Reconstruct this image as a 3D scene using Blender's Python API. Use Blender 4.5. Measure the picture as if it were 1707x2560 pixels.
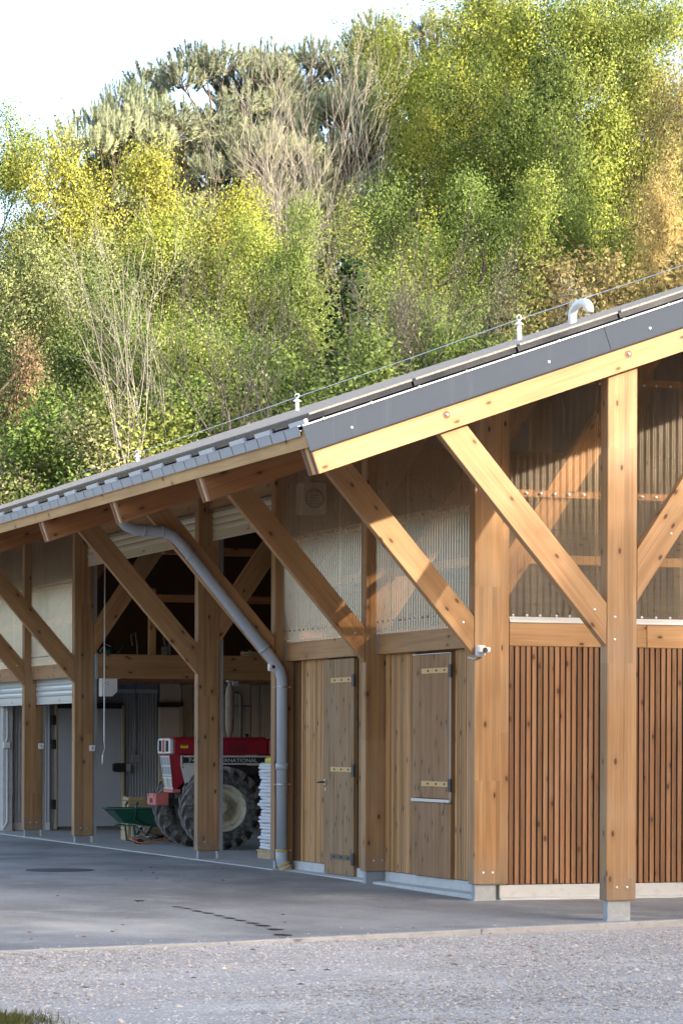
import bpy, bmesh, math, random
import numpy as np
from mathutils import Vector, Matrix

random.seed(7)
RNG = np.random.default_rng(11)
for o in list(bpy.data.objects):
    bpy.data.objects.remove(o)
SC = bpy.context.scene
COL = SC.collection

# ------------------------------------------------------------------ camera, sky, sun, exposure
F_PX, YAW, HOR, ROLL = 7504.0, 0.3436, 1853.3, 0.0034      # pixels of the 1707 px wide photograph
CAM = np.array([-11.1058, -24.0887, 1.5])
BAY = 3.0823
cd = bpy.data.cameras.new('camera')
cam = bpy.data.objects.new('camera', cd); COL.objects.link(cam)
cd.sensor_fit = 'HORIZONTAL'; cd.sensor_width = 24.0
cd.lens = F_PX / 1707 * 24.0
cd.shift_y = (HOR - 1280) / 1707
cd.shift_x = (HOR - 1280) * math.sin(ROLL) / 1707
cd.clip_start = 0.5; cd.clip_end = 3000
cam.matrix_world = (Matrix.Translation(Vector(CAM)) @ Matrix.Rotation(-YAW, 4, 'Z')
                    @ Matrix.Rotation(math.radians(90), 4, 'X') @ Matrix.Rotation(ROLL, 4, 'Z'))
SC.camera = cam

SUN = Vector((0.454, -0.818, 0.353)).normalized()
world = bpy.data.worlds.new('World'); SC.world = world; world.use_nodes = True
wn = world.node_tree.nodes; wl = world.node_tree.links
sky = wn.new('ShaderNodeTexSky'); sky.sky_type = 'NISHITA'; sky.sun_disc = False
sky.sun_elevation = math.asin(SUN.z); sky.sun_rotation = math.atan2(SUN.x, SUN.y)
sky.air_density = 0.8; sky.dust_density = 3.0; sky.ozone_density = 0.3
wn['Background'].inputs['Strength'].default_value = 0.15
wl.new(sky.outputs[0], wn['Background'].inputs['Color'])
sd = bpy.data.lights.new('sun', 'SUN'); sd.energy = 2.3; sd.angle = math.radians(0.55); sd.color = (1.0, 0.89, 0.72)
sun = bpy.data.objects.new('sun', sd); COL.objects.link(sun)
sun.rotation_euler = (-SUN).to_track_quat('-Z', 'Y').to_euler()
SC.view_settings.view_transform = 'Standard'; SC.view_settings.look = 'None'
SC.view_settings.exposure = 2.2; SC.view_settings.gamma = 1.0

# ------------------------------------------------------------------ pixel -> place helpers
CF = np.array([math.sin(YAW), math.cos(YAW), 0.0]); CR = np.array([math.cos(YAW), -math.sin(YAW), 0.0])
def ray(x, y):
    a, c = x - 853.5, y - 1280
    u = a * math.cos(ROLL) + c * math.sin(ROLL); v = -a * math.sin(ROLL) + c * math.cos(ROLL)
    return CF + CR * (u / F_PX) + np.array([0, 0, -(v - (HOR - 1280)) / F_PX])
def PX(x, y, c): d = ray(x, y); return CAM + d * (c - CAM[0]) / d[0]
def PY(x, y, c): d = ray(x, y); return CAM + d * (c - CAM[1]) / d[1]
def PZ(x, y, c): d = ray(x, y); return CAM + d * (c - CAM[2]) / d[2]
def camspace(r, d): return CAM[0] + CR[0] * r + CF[0] * d, CAM[1] + CR[1] * r + CF[1] * d

# ------------------------------------------------------------------ node helpers and materials
def newmat(name):
    m = bpy.data.materials.new(name); m.use_nodes = True
    nt = m.node_tree; b = nt.nodes['Principled BSDF']
    return m, nt, b
class NB:
    def __init__(s, nt): s.nt = nt
    def n(s, t, **k):
        x = s.nt.nodes.new('ShaderNode' + t)
        for a, v in k.items(): setattr(x, a, v)
        return x
    def l(s, a, b): s.nt.links.new(a, b)
    def put(s, sock, v):
        if hasattr(v, 'is_linked') or hasattr(v, 'links'): s.l(v, sock)
        else: sock.default_value = v
    def math(s, op, a, b=0.5, c=None, clamp=False):
        x = s.n('Math', operation=op, use_clamp=clamp); s.put(x.inputs[0], a); s.put(x.inputs[1], b)
        if c is not None: s.put(x.inputs[2], c)
        return x.outputs[0]
    def vmul(s, a, v):
        x = s.n('VectorMath', operation='MULTIPLY'); s.l(a, x.inputs[0]); s.put(x.inputs[1], v); return x.outputs[0]
    def vadd(s, a, b):
        x = s.n('VectorMath', operation='ADD'); s.l(a, x.inputs[0]); s.put(x.inputs[1], b); return x.outputs[0]
    def noise(s, vec, scale=1, detail=3, rough=0.55, dist=0):
        x = s.n('TexNoise'); s.l(vec, x.inputs['Vector']); x.inputs['Scale'].default_value = scale
        x.inputs['Detail'].default_value = detail; x.inputs['Roughness'].default_value = rough
        x.inputs['Distortion'].default_value = dist; return x.outputs['Fac']
    def smooth(s, v, a, b, lo=0.0, hi=1.0):
        x = s.n('MapRange', interpolation_type='SMOOTHSTEP'); s.l(v, x.inputs[0])
        for i, q in zip((1, 2, 3, 4), (a, b, lo, hi)): x.inputs[i].default_value = q
        return x.outputs[0]
    def mix(s, f, a, b, mode='MIX'):
        x = s.n('Mix', data_type='RGBA', blend_type=mode); s.put(x.inputs[0], f)
        for sock, v in ((x.inputs[6], a), (x.inputs[7], b)):
            if hasattr(v, 'links'): s.l(v, sock)
            else: sock.default_value = (*v, 1) if len(v) == 3 else v
        return x.outputs[2]
    def scalecol(s, col, f):
        x = s.n('VectorMath', operation='SCALE'); s.l(col, x.inputs[0]); s.put(x.inputs[3], f); return x.outputs[0]
    def bump(s, h, strength, dist):
        x = s.n('Bump'); x.inputs['Strength'].default_value = strength; x.inputs['Distance'].default_value = dist
        s.l(h, x.inputs['Height']); return x.outputs[0]

def wood(name, base, dark, lam=0.0, knot=0.4, var=0.14, rough=0.6, kcol=(0.05, 0.02, 0.01), grey=0.0, streak=0.0):
    m, nt, b = newmat(name); q = NB(nt)
    at = q.n('Attribute', attribute_name='wc').outputs['Vector']
    oi = q.n('ObjectInfo').outputs['Random']
    cv = q.n('CombineXYZ'); q.l(q.math('MULTIPLY', oi, 61.0), cv.inputs[0]); q.l(q.math('MULTIPLY', oi, 23.7), cv.inputs[1]); q.l(q.math('MULTIPLY', oi, 11.3), cv.inputs[2])
    v = q.vadd(at, cv.outputs[0])
    fine = q.noise(q.vmul(v, (1.6, 70, 70)), 1, 4, 0.6)
    fig = q.noise(q.vmul(v, (0.5, 11, 11)), 1, 3, 0.5, 1.2)
    blot = q.noise(q.vmul(v, (1.1, 2.5, 2.5)), 1, 3, 0.55)
    sv = q.n('SeparateXYZ'); q.l(v, sv.inputs[0]); cv2 = q.n('CombineXYZ'); q.l(q.math('MULTIPLY', sv.outputs[0], 3.1), cv2.inputs[0]); q.l(q.math('MULTIPLY', q.math('ADD', sv.outputs[1], sv.outputs[2]), 6.3), cv2.inputs[1])
    vo = q.n('TexVoronoi', voronoi_dimensions='2D'); q.l(cv2.outputs[0], vo.inputs['Vector']); vo.inputs['Scale'].default_value = 1
    sx = q.n('SeparateColor'); q.l(vo.outputs['Color'], sx.inputs[0])
    on = q.math('LESS_THAN', sx.outputs[0], knot)
    dist = q.math('ADD', vo.outputs['Distance'], q.math('MULTIPLY', q.math('SUBTRACT', fine, 0.5), 0.10))
    kn = q.math('MULTIPLY', q.smooth(dist, 0.115, 0.05), on)
    halo = q.math('MULTIPLY', q.smooth(vo.outputs['Distance'], 0.34, 0.08), on)
    g = q.math('ADD', q.math('MULTIPLY', q.smooth(fine, 0.3, 0.75), 0.5), q.math('MULTIPLY', q.smooth(fig, 0.35, 0.7), 0.55))
    g = q.math('ADD', g, q.math('MULTIPLY', halo, 0.35), clamp=True)
    col = q.mix(g, base, dark)
    if grey:
        col = q.mix(q.math('MULTIPLY', q.smooth(blot, 0.42, 0.68), grey), col, tuple(np.array([0.32, 0.235, 0.155]) * (sum(base) / 0.75)))
    if streak:
        st = q.noise(q.vmul(v, (0.9, 24, 24)), 1, 3, 0.6, 0.6)
        col = q.mix(q.math('MULTIPLY', q.smooth(st, 0.56, 0.72), streak), col, kcol)
    br = q.math('ADD', q.math('MULTIPLY', q.math('FRACT', q.math('MULTIPLY', oi, 7.31)), 2 * var), 1 - var)
    if lam:
        sep = q.n('SeparateXYZ'); q.l(v, sep.inputs[0])
        wnz = q.n('TexWhiteNoise', noise_dimensions='2D')
        cb = q.n('CombineXYZ'); q.l(q.math('FLOOR', q.math('DIVIDE', sep.outputs[1], lam)), cb.inputs[0])
        q.l(q.math('FLOOR', q.math('DIVIDE', sep.outputs[0], 1.9)), cb.inputs[1])
        q.l(cb.outputs[0], wnz.inputs['Vector'])
        br = q.math('MULTIPLY', br, q.math('ADD', q.math('MULTIPLY', wnz.outputs[0], 0.34), 0.83))
    br = q.math('MULTIPLY', br, q.math('ADD', q.math('MULTIPLY', blot, 0.5), 0.75))
    crk = q.noise(q.vmul(v, (0.55, 95, 95)), 1, 2, 0.5, 0.3)
    br = q.math('MULTIPLY', br, q.smooth(crk, 0.70, 0.76, 1.0, 0.62))
    col = q.scalecol(col, br)
    col = q.mix(q.math('MULTIPLY', kn, 0.85), col, kcol)
    if lam:
        sz = q.n('SeparateXYZ'); q.l(q.n('TexCoord').outputs['Object'], sz.inputs[0])
        col = q.mix(q.math('MULTIPLY', q.smooth(q.math('ADD', sz.outputs[2], q.math('MULTIPLY', blot, -0.5)), 0.25, -0.15), 0.5), col, (0.20, 0.165, 0.13))
    q.l(col, b.inputs['Base Color']); b.inputs['Roughness'].default_value = rough
    b.inputs['Specular IOR Level'].default_value = 0.3
    q.l(q.bump(fine, 0.25, 0.002), b.inputs['Normal'])
    return m

def plain(name, col, rough=0.5, metal=0.0, nscale=6.0, amt=0.12, spec=0.5, bump=0.0, wear=None, wamt=0.5, wlo=0.5, whi=0.7, coord='Object', stretch=(1, 1, 1)):
    m, nt, b = newmat(name); q = NB(nt)
    tc = q.n('TexCoord').outputs[coord]
    oi = q.n('ObjectInfo').outputs['Random']
    v = q.vadd(q.vmul(tc, stretch), q.scalecol(q.n('NewGeometry').outputs['True Normal'], 0.0))
    cv = q.n('CombineXYZ'); q.l(q.math('MULTIPLY', oi, 31.0), cv.inputs[0]); q.l(q.math('MULTIPLY', oi, 17.0), cv.inputs[1])
    v = q.vadd(v, cv.outputs[0])
    nz = q.noise(v, nscale, 5, 0.6)
    c = q.scalecol(q.mix(0.0, col, col), q.math('ADD', q.math('MULTIPLY', nz, 2 * amt), 1 - amt))
    if wear:
        w = q.noise(v, nscale * 1.7, 6, 0.65)
        c = q.mix(q.math('MULTIPLY', q.smooth(w, wlo, whi), wamt), c, wear)
    q.l(c, b.inputs['Base Color'])
    q.l(q.math('ADD', q.math('MULTIPLY', nz, 0.2), rough - 0.1), b.inputs['Roughness'])
    b.inputs['Metallic'].default_value = metal; b.inputs['Specular IOR Level'].default_value = spec
    if bump: q.l(q.bump(nz, 1.0, bump), b.inputs['Normal'])
    return m

M = {}
M['glulam'] = wood('glulam', (0.41, 0.235, 0.112), (0.28, 0.142, 0.056), lam=0.046, knot=0.30, grey=0.35, var=0.08)
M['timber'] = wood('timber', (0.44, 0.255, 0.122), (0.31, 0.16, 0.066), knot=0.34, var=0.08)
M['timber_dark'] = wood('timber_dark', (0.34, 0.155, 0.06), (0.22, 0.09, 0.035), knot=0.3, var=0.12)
M['board_pale'] = wood('board_pale', (0.56, 0.36, 0.17), (0.42, 0.24, 0.10), knot=0.4, var=0.06)
M['stud_shade'] = wood('stud_shade', (0.17, 0.085, 0.04), (0.11, 0.05, 0.022), knot=0.2, var=0.1)  # wood darkened to hold the deep shade beside the fourth post
M['endgrain'] = wood('endgrain', (0.20, 0.085, 0.045), (0.13, 0.05, 0.028), knot=0.0, var=0.1)
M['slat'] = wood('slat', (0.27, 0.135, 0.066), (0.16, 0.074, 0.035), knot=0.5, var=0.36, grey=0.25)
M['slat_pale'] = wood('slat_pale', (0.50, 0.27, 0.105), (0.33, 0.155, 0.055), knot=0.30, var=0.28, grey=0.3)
M['door'] = wood('door', (0.33, 0.19, 0.085), (0.225, 0.12, 0.05), knot=0.62, var=0.07, grey=0.5, streak=0.55, kcol=(0.05, 0.03, 0.02))
M['door_red'] = wood('door_red', (0.33, 0.175, 0.075), (0.22, 0.105, 0.042), knot=0.62, var=0.07, grey=0.2, streak=0.6, kcol=(0.06, 0.032, 0.018))
M['ply'] = wood('ply', (0.50, 0.37, 0.22), (0.40, 0.28, 0.15), knot=0.2, var=0.1)
M['galv'] = plain('galv', (0.50, 0.53, 0.56), 0.45, 0.75, 14, 0.15)
M['shoe'] = plain('shoe', (0.30, 0.33, 0.375), 0.5, 0.45, 12, 0.12, wear=(0.55, 0.55, 0.55), wamt=0.3)
M['steel'] = plain('steel', (0.62, 0.63, 0.65), 0.3, 0.9, 10, 0.05)
M['alu'] = plain('alu', (0.60, 0.61, 0.62), 0.35, 0.35, 6, 0.04)
M['fascia'] = plain('fascia', (0.042, 0.052, 0.072), 0.62, 0.0, 1.0, 0.10, spec=0.12, stretch=(9, 9, 0.5), wear=(0.075, 0.085, 0.105), wamt=0.4, wlo=0.55, whi=0.75)
M['flash'] = plain('flash', (0.36, 0.39, 0.44), 0.45, 0.35, 5, 0.08)
M['concrete'] = plain('concrete', (0.50, 0.50, 0.49), 0.85, 0, 4, 0.14, bump=0.004, wear=(0.36, 0.35, 0.33), wamt=0.5, stretch=(1, 1, 2))
M['slab'] = plain('slab', (0.42, 0.42, 0.40), 0.7, 0, 1.2, 0.16, bump=0.002, wear=(0.25, 0.24, 0.22), wamt=0.5)
M['kerb'] = plain('kerb', (0.36, 0.35, 0.335), 0.85, 0, 9, 0.2, bump=0.004, wear=(0.24, 0.23, 0.22), wamt=0.6)
M['pvc'] = plain('pvc', (0.36, 0.40, 0.46), 0.38, 0, 3, 0.05)
M['pvc_ring'] = plain('pvc_ring', (0.55, 0.36, 0.04), 0.4, 0, 3, 0.06)
M['white'] = plain('white', (0.72, 0.72, 0.72), 0.4, 0, 6, 0.05)
M['black'] = plain('black', (0.02, 0.02, 0.022), 0.45, 0, 8, 0.1)
M['panel_dark'] = plain('panel_dark', (0.27, 0.28, 0.305), 0.5, 0.1, 3, 0.08)
M['panel_grey'] = plain('panel_grey', (0.46, 0.475, 0.51), 0.5, 0.1, 3, 0.06)
M['panel_tan'] = plain('panel_tan', (0.62, 0.53, 0.42), 0.6, 0, 2, 0.06)
M['panel_frame'] = plain('panel_frame', (0.5, 0.42, 0.28), 0.4, 0.2, 4, 0.05)
M['shutter'] = plain('shutter', (0.56, 0.47, 0.32), 0.5, 0.0, 4, 0.06)
M['shutter_grey'] = plain('shutter_grey', (0.58, 0.60, 0.60), 0.4, 0.35, 4, 0.06)
M['redpaint'] = plain('redpaint', (0.30, 0.012, 0.025), 0.35, 0, 3, 0.12, wear=(0.16, 0.03, 0.03), wamt=0.35)
M['pinkpaint'] = plain('pinkpaint', (0.50, 0.13, 0.11), 0.5, 0, 8, 0.15, wear=(0.55, 0.25, 0.2), wamt=0.4)
M['whitepaint'] = plain('whitepaint', (0.62, 0.62, 0.60), 0.45, 0, 8, 0.1, wear=(0.35, 0.33, 0.3), wamt=0.4)
M['rubber'] = plain('rubber', (0.035, 0.035, 0.037), 0.75, 0, 9, 0.3, bump=0.004, wear=(0.16, 0.145, 0.125), wamt=0.75, wlo=0.42, whi=0.62)
M['lug'] = plain('lug', (0.10, 0.097, 0.094), 0.75, 0, 9, 0.3, bump=0.004, wear=(0.22, 0.20, 0.175), wamt=0.7, wlo=0.40, whi=0.6)
M['rim'] = plain('rim', (0.50, 0.46, 0.34), 0.55, 0, 6, 0.15, wear=(0.20, 0.12, 0.06), wamt=0.6, wlo=0.5, whi=0.68)
M['iron'] = plain('iron', (0.03, 0.022, 0.022), 0.6, 0.2, 10, 0.3, wear=(0.08, 0.05, 0.04), wamt=0.5)
M['rust'] = plain('rust', (0.26, 0.20, 0.165), 0.8, 0.1, 8, 0.25, wear=(0.12, 0.075, 0.05), wamt=0.7)
M['green'] = plain('green', (0.009, 0.075, 0.048), 0.38, 0, 5, 0.12, wear=(0.12, 0.15, 0.13), wamt=0.3)
M['soil'] = plain('soil', (0.14, 0.10, 0.08), 0.95, 0, 20, 0.3, bump=0.01)
M['paper'] = plain('paper', (0.68, 0.68, 0.72), 0.7, 0, 5, 0.08)
M['yellow'] = plain('yellow', (0.65, 0.55, 0.02), 0.4, 0, 5, 0.1)
M['orange'] = plain('orange', (0.6, 0.16, 0.03), 0.5, 0, 5, 0.1)
M['blue'] = plain('blue', (0.03, 0.13, 0.36), 0.4, 0, 5, 0.1)
M['pv'] = plain('pv', (0.015, 0.017, 0.024), 0.18, 0, 2, 0.1)
M['panel_sheen'] = plain('panel_sheen', (0.24, 0.225, 0.205), 0.85, 0.0, 55, 0.75, spec=0.15, bump=0.01)  # pale stipple with the glass's glancing sky sheen painted into the colour
M['dark'] = plain('dark', (0.13, 0.085, 0.06), 0.8, 0, 4, 0.1)
M['lampglass'] = plain('lampglass', (0.62, 0.58, 0.48), 0.2, 0, 5, 0.1)

def polymat():
    m, nt, b = newmat('polycarbonate'); q = NB(nt)
    for x in list(nt.nodes):
        if x.type == 'BSDF_PRINCIPLED': nt.nodes.remove(x)
    out = [x for x in nt.nodes if x.type == 'OUTPUT_MATERIAL'][0]
    tr = q.n('BsdfTransparent'); tr.inputs[0].default_value = (0.90, 0.81, 0.70, 1)
    gl = q.n('BsdfGlossy'); gl.inputs['Roughness'].default_value = 0.24; gl.inputs[0].default_value = (0.92, 0.87, 0.80, 1)
    df = q.n('BsdfDiffuse'); df.inputs[0].default_value = (0.74, 0.57, 0.39, 1)
    tl = q.n('BsdfTranslucent'); tl.inputs[0].default_value = (0.74, 0.57, 0.39, 1)
    fr = q.n('Fresnel'); fr.inputs[0].default_value = 1.5
    md = q.n('MixShader'); md.inputs[0].default_value = 0.5; q.l(df.outputs[0], md.inputs[1]); q.l(tl.outputs[0], md.inputs[2])
    dust = q.noise(q.vmul(q.n('TexCoord').outputs['Object'], (3, 3, 0.8)), 2.2, 5, 0.6)
    m1 = q.n('MixShader'); q.l(q.smooth(dust, 0.3, 0.75, 0.17, 0.34), m1.inputs[0]); q.l(tr.outputs[0], m1.inputs[1]); q.l(md.outputs[0], m1.inputs[2])
    m2 = q.n('MixShader'); q.l(q.math('MINIMUM', q.math('ADD', q.math('MULTIPLY', fr.outputs[0], 0.8), 0.09), 0.32), m2.inputs[0]); q.l(m1.outputs[0], m2.inputs[1]); q.l(gl.outputs[0], m2.inputs[2])
    q.l(m2.outputs[0], out.inputs[0]); return m
M['poly'] = polymat()

def groundmats():
    m, nt, b = newmat('asphalt'); q = NB(nt); p = q.n('TexCoord').outputs['Object']
    fine = q.noise(p, 95, 3, 0.7); mid = q.noise(p, 6, 5, 0.65); big = q.noise(q.vmul(p, (1, 0.55, 1)), 0.55, 5, 0.62); dust = q.noise(q.vadd(p, (9, 3, 0)), 0.9, 6, 0.68)
    c = q.mix(q.smooth(fine, 0.35, 0.75), (0.26, 0.255, 0.25), (0.48, 0.47, 0.455))
    c = q.scalecol(c, q.math('ADD', q.math('MULTIPLY', q.smooth(big, 0.3, 0.7), 0.55), 0.62))
    c = q.mix(q.math('MULTIPLY', q.smooth(dust, 0.5, 0.72), q.smooth(mid, 0.3, 0.7, 0.25, 0.75)), c, (0.52, 0.49, 0.44))
    vo = q.n('TexVoronoi'); q.l(p, vo.inputs['Vector']); vo.inputs['Scale'].default_value = 38
    sp = q.n('SeparateColor'); q.l(vo.outputs['Color'], sp.inputs[0])
    c = q.mix(q.math('MULTIPLY', q.smooth(vo.outputs['Distance'], 0.3, 0.18), q.math('GREATER_THAN', sp.outputs[0], 0.88)), c, (0.42, 0.41, 0.39))
    q.l(c, b.inputs['Base Color']); b.inputs['Roughness'].default_value = 0.85
    q.l(q.bump(q.math('ADD', fine, q.math('MULTIPLY', mid, 1.2)), 1.0, 0.02), b.inputs['Normal'])
    M['asphalt'] = m
    m, nt, b = newmat('gravel_bed'); q = NB(nt); p = q.n('TexCoord').outputs['Object']
    vo = q.n('TexVoronoi'); q.l(p, vo.inputs['Vector']); vo.inputs['Scale'].default_value = 62
    sp = q.n('SeparateColor'); q.l(vo.outputs['Color'], sp.inputs[0])
    mid = q.noise(p, 3.2, 5, 0.65); big = q.noise(p, 0.7, 4, 0.6)
    c = q.mix(sp.outputs[0], (0.42, 0.38, 0.345), (0.68, 0.62, 0.565))
    c = q.mix(q.smooth(vo.outputs['Distance'], 0.35, 0.62), c, (0.36, 0.325, 0.295))
    c = q.scalecol(c, q.math('ADD', q.math('MULTIPLY', big, 0.5), 0.75))
    c = q.mix(q.smooth(mid, 0.52, 0.75, 0, 0.75), c, (0.26, 0.215, 0.165))
    c = q.mix(q.smooth(q.noise(q.vmul(p, (0.35, 1.6, 1)), 1.0, 4, 0.6), 0.52, 0.7, 0, 0.55), c, (0.66, 0.62, 0.57))
    q.l(c, b.inputs['Base Color']); b.inputs['Roughness'].default_value = 0.9
    q.l(q.bump(q.math('SUBTRACT', 1.0, vo.outputs['Distance']), 0.9, 0.012), b.inputs['Normal'])
    M['gravel_bed'] = m
    m, nt, b = newmat('hill_soil'); q = NB(nt); p = q.n('TexCoord').outputs['Object']
    n1 = q.noise(p, 0.7, 6, 0.65); n2 = q.noise(p, 7, 5, 0.7)
    c = q.mix(q.smooth(n1, 0.35, 0.65), (0.05, 0.07, 0.02), (0.12, 0.085, 0.045)); c = q.scalecol(c, q.math('ADD', n2, 0.5))
    q.l(c, b.inputs['Base Color']); b.inputs['Roughness'].default_value = 0.95
    M['hill'] = m
    m, nt, b = newmat('stone'); q = NB(nt)
    a = q.n('Attribute', attribute_name='lc').outputs['Fac']
    c = q.mix(a, (0.30, 0.27, 0.245), (0.68, 0.62, 0.565)); q.l(c, b.inputs['Base Color']); b.inputs['Roughness'].default_value = 0.85
    M['stone'] = m
groundmats()

def leafmat(name, trans=0.56, ylw=(1.15, 1.12, 0.85)):
    m, nt, b = newmat(name); q = NB(nt)
    nt.nodes.remove(b); out = [x for x in nt.nodes if x.type == 'OUTPUT_MATERIAL'][0]
    oc = q.n('ObjectInfo').outputs['Color']; a = q.n('Attribute', attribute_name='lc').outputs['Fac']
    c = q.scalecol(oc, q.math('ADD', q.math('MULTIPLY', a, 0.9), 0.55))
    c = q.mix(q.math('MULTIPLY', q.math('POWER', a, 2.0), 0.6), c, q.mix(1.0, c, ylw, 'MULTIPLY'))
    vt = q.n('VectorTransform', vector_type='NORMAL', convert_from='OBJECT', convert_to='WORLD'); q.l(q.n('Attribute', attribute_name='ln').outputs['Vector'], vt.inputs[0])
    nm = q.n('VectorMath', operation='NORMALIZE'); q.l(q.vadd(vt.outputs[0], q.scalecol(q.n('NewGeometry').outputs['Normal'], 0.35)), nm.inputs[0])
    df = q.n('BsdfDiffuse'); q.l(c, df.inputs[0]); tl = q.n('BsdfTranslucent'); q.l(c, tl.inputs[0]); q.l(nm.outputs[0], df.inputs['Normal']); q.l(nm.outputs[0], tl.inputs['Normal'])
    m1 = q.n('MixShader'); m1.inputs[0].default_value = trans; q.l(df.outputs[0], m1.inputs[1]); q.l(tl.outputs[0], m1.inputs[2])
    q.l(m1.outputs[0], out.inputs[0]); return m
M['leaf'] = leafmat('leaf'); M['needle'] = leafmat('needle', 0.25, (1.3, 1.15, 0.75))
M['bark'] = plain('bark', (0.12, 0.095, 0.075), 0.9, 0, 9, 0.35, bump=0.01)
M['bark_pale'] = plain('bark_pale', (0.31, 0.28, 0.24), 0.85, 0, 7, 0.25)
M['bark_dark'] = plain('bark_dark', (0.075, 0.062, 0.058), 0.9, 0, 9, 0.3)
M['petal'] = leafmat('petal', 0.3)

# ------------------------------------------------------------------ mesh helpers
def meta(o, label=None, cat=None, group=None, kind=None):
    for k, v in (('label', label), ('category', cat), ('group', group), ('kind', kind)):
        if v: o[k] = v
    return o
def empty(name, loc=(0, 0, 0), **k):
    o = bpy.data.objects.new(name, None); COL.objects.link(o); o.location = loc; o.empty_display_size = 0.2
    return meta(o, **k)
def link(name, me, mat, parent=None, **k):
    o = bpy.data.objects.new(name, me); COL.objects.link(o)
    if mat is not None and not me.materials: me.materials.append(M[mat] if isinstance(mat, str) else mat)
    if parent is not None: o.parent = parent; o.matrix_parent_inverse = parent.matrix_world.inverted() if False else Matrix.Identity(4)
    return meta(o, **k)
class MB:
    """collects faces of one piece; verts in the parent's space"""
    def __init__(s): s.v = []; s.f = []; s.w = []; s.sm = []
    def add(s, vs, fs, along=None, smooth=False):
        n = len(s.v); vs = [Vector(p) for p in vs]
        if along is None: W = [(p.x, p.y, p.z) for p in vs]
        else:
            a = Vector(along).normalized(); r = Vector((0, 1, 0)) if abs(a.y) < 0.9 else Vector((1, 0, 0))
            c = a.cross(r).normalized(); e = a.cross(c); W = [(p.dot(a), p.dot(c), p.dot(e)) for p in vs]
        off = (random.random() * 40, random.random() * 40, random.random() * 40)
        s.v += vs; s.w += [tuple(x + y for x, y in zip(w, off)) for w in W]
        s.f += [tuple(i + n for i in f) for f in fs]; s.sm += [smooth] * len(fs)
        return s
    def box(s, lo, hi, along=None):
        x0, y0, z0 = lo; x1, y1, z1 = hi
        if along is None:
            d = (abs(x1 - x0), abs(y1 - y0), abs(z1 - z0)); i = d.index(max(d)); along = [(1, 0, 0), (0, 1, 0), (0, 0, 1)][i]
        return s.add([(x0, y0, z0), (x1, y0, z0), (x1, y1, z0), (x0, y1, z0), (x0, y0, z1), (x1, y0, z1), (x1, y1, z1), (x0, y1, z1)],
                     [(0, 3, 2, 1), (4, 5, 6, 7), (0, 1, 5, 4), (1, 2, 6, 5), (2, 3, 7, 6), (3, 0, 4, 7)], along)
    def prism(s, poly, axis, a0, a1, along=None):
        """poly: 2-D points; axis 'x','y','z' extruded a0..a1"""
        def P(p, a): return {'x': (a, p[0], p[1]), 'y': (p[0], a, p[1]), 'z': (p[0], p[1], a)}[axis]
        n = len(poly); vs = [P(p, a0) for p in poly] + [P(p, a1) for p in poly]
        fs = [tuple(range(n))[::-1], tuple(range(n, 2 * n))] + [(i, (i + 1) % n, n + (i + 1) % n, n + i) for i in range(n)]
        return s.add(vs, fs, along)
    def tube(s, pts, rad, sides=12, cap=True):
        pts = [Vector(p) for p in pts]; rad = rad if isinstance(rad, (list, tuple)) else [rad] * len(pts)
        vs = []; fs = []; ref = None
        for i, p in enumerate(pts):
            t = (pts[min(i + 1, len(pts) - 1)] - pts[max(i - 1, 0)]).normalized()
            if ref is None: ref = Vector((0, 0, 1)) if abs(t.z) < 0.9 else Vector((1, 0, 0))
            u = (ref - t * ref.dot(t)).normalized(); w = t.cross(u); ref = u
            for k in range(sides):
                a = 2 * math.pi * k / sides; vs.append(p + (u * math.cos(a) + w * math.sin(a)) * rad[i])
        for i in range(len(pts) - 1):
            for k in range(sides):
                a = i * sides + k; c = i * sides + (k + 1) % sides; fs.append((a, c, c + sides, a + sides))
        s.add(vs, fs, None, True)
        if cap:
            m = len(s.v) - len(vs); s.f += [tuple(m + k for k in range(sides))[::-1], tuple(m + len(vs) - sides + k for k in range(sides))]; s.sm += [False, False]
        return s
    def lathe(s, prof, center, axis='z', seg=20, smooth=True):
        """prof: (r, h) pairs"""
        c = Vector(center); vs = []; fs = []
        for r, h in prof:
            for k in range(seg):
                a = 2 * math.pi * k / seg; x, y = r * math.cos(a), r * math.sin(a)
                vs.append(c + Vector({'z': (x, y, h), 'y': (x, h, y), 'x': (h, x, y)}[axis]))
        for i in range(len(prof) - 1):
            for k in range(seg):
                a = i * seg + k; d = i * seg + (k + 1) % seg; fs.append((a, d, d + seg, a + seg))
        return s.add(vs, fs, None, smooth)
    def mesh(s, name):
        me = bpy.data.meshes.new(name); me.from_pydata([tuple(p) for p in s.v], [], s.f)
        at = me.attributes.new('wc', 'FLOAT_VECTOR', 'POINT'); at.data.foreach_set('vector', np.array(s.w, dtype=np.float32).ravel())
        me.polygons.foreach_set('use_smooth', s.sm)
        bm = bmesh.new(); bm.from_mesh(me); bmesh.ops.recalc_face_normals(bm, faces=bm.faces); bm.to_mesh(me); bm.free()
        me.update(); return me
    def obj(s, name, mat, parent=None, bevel=0.0, **k):
        o = link(name, s.mesh(name), mat, parent, **k)
        if bevel:
            b = o.modifiers.new('bevel', 'BEVEL'); b.width = bevel; b.segments = 1; b.limit_method = 'ANGLE'; b.angle_limit = math.radians(50)
        return o
def clone(o, parent=None, loc=None):
    c = o.copy(); COL.objects.link(c); c.parent = parent
    if loc is not None: c.location = loc
    return c
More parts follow.
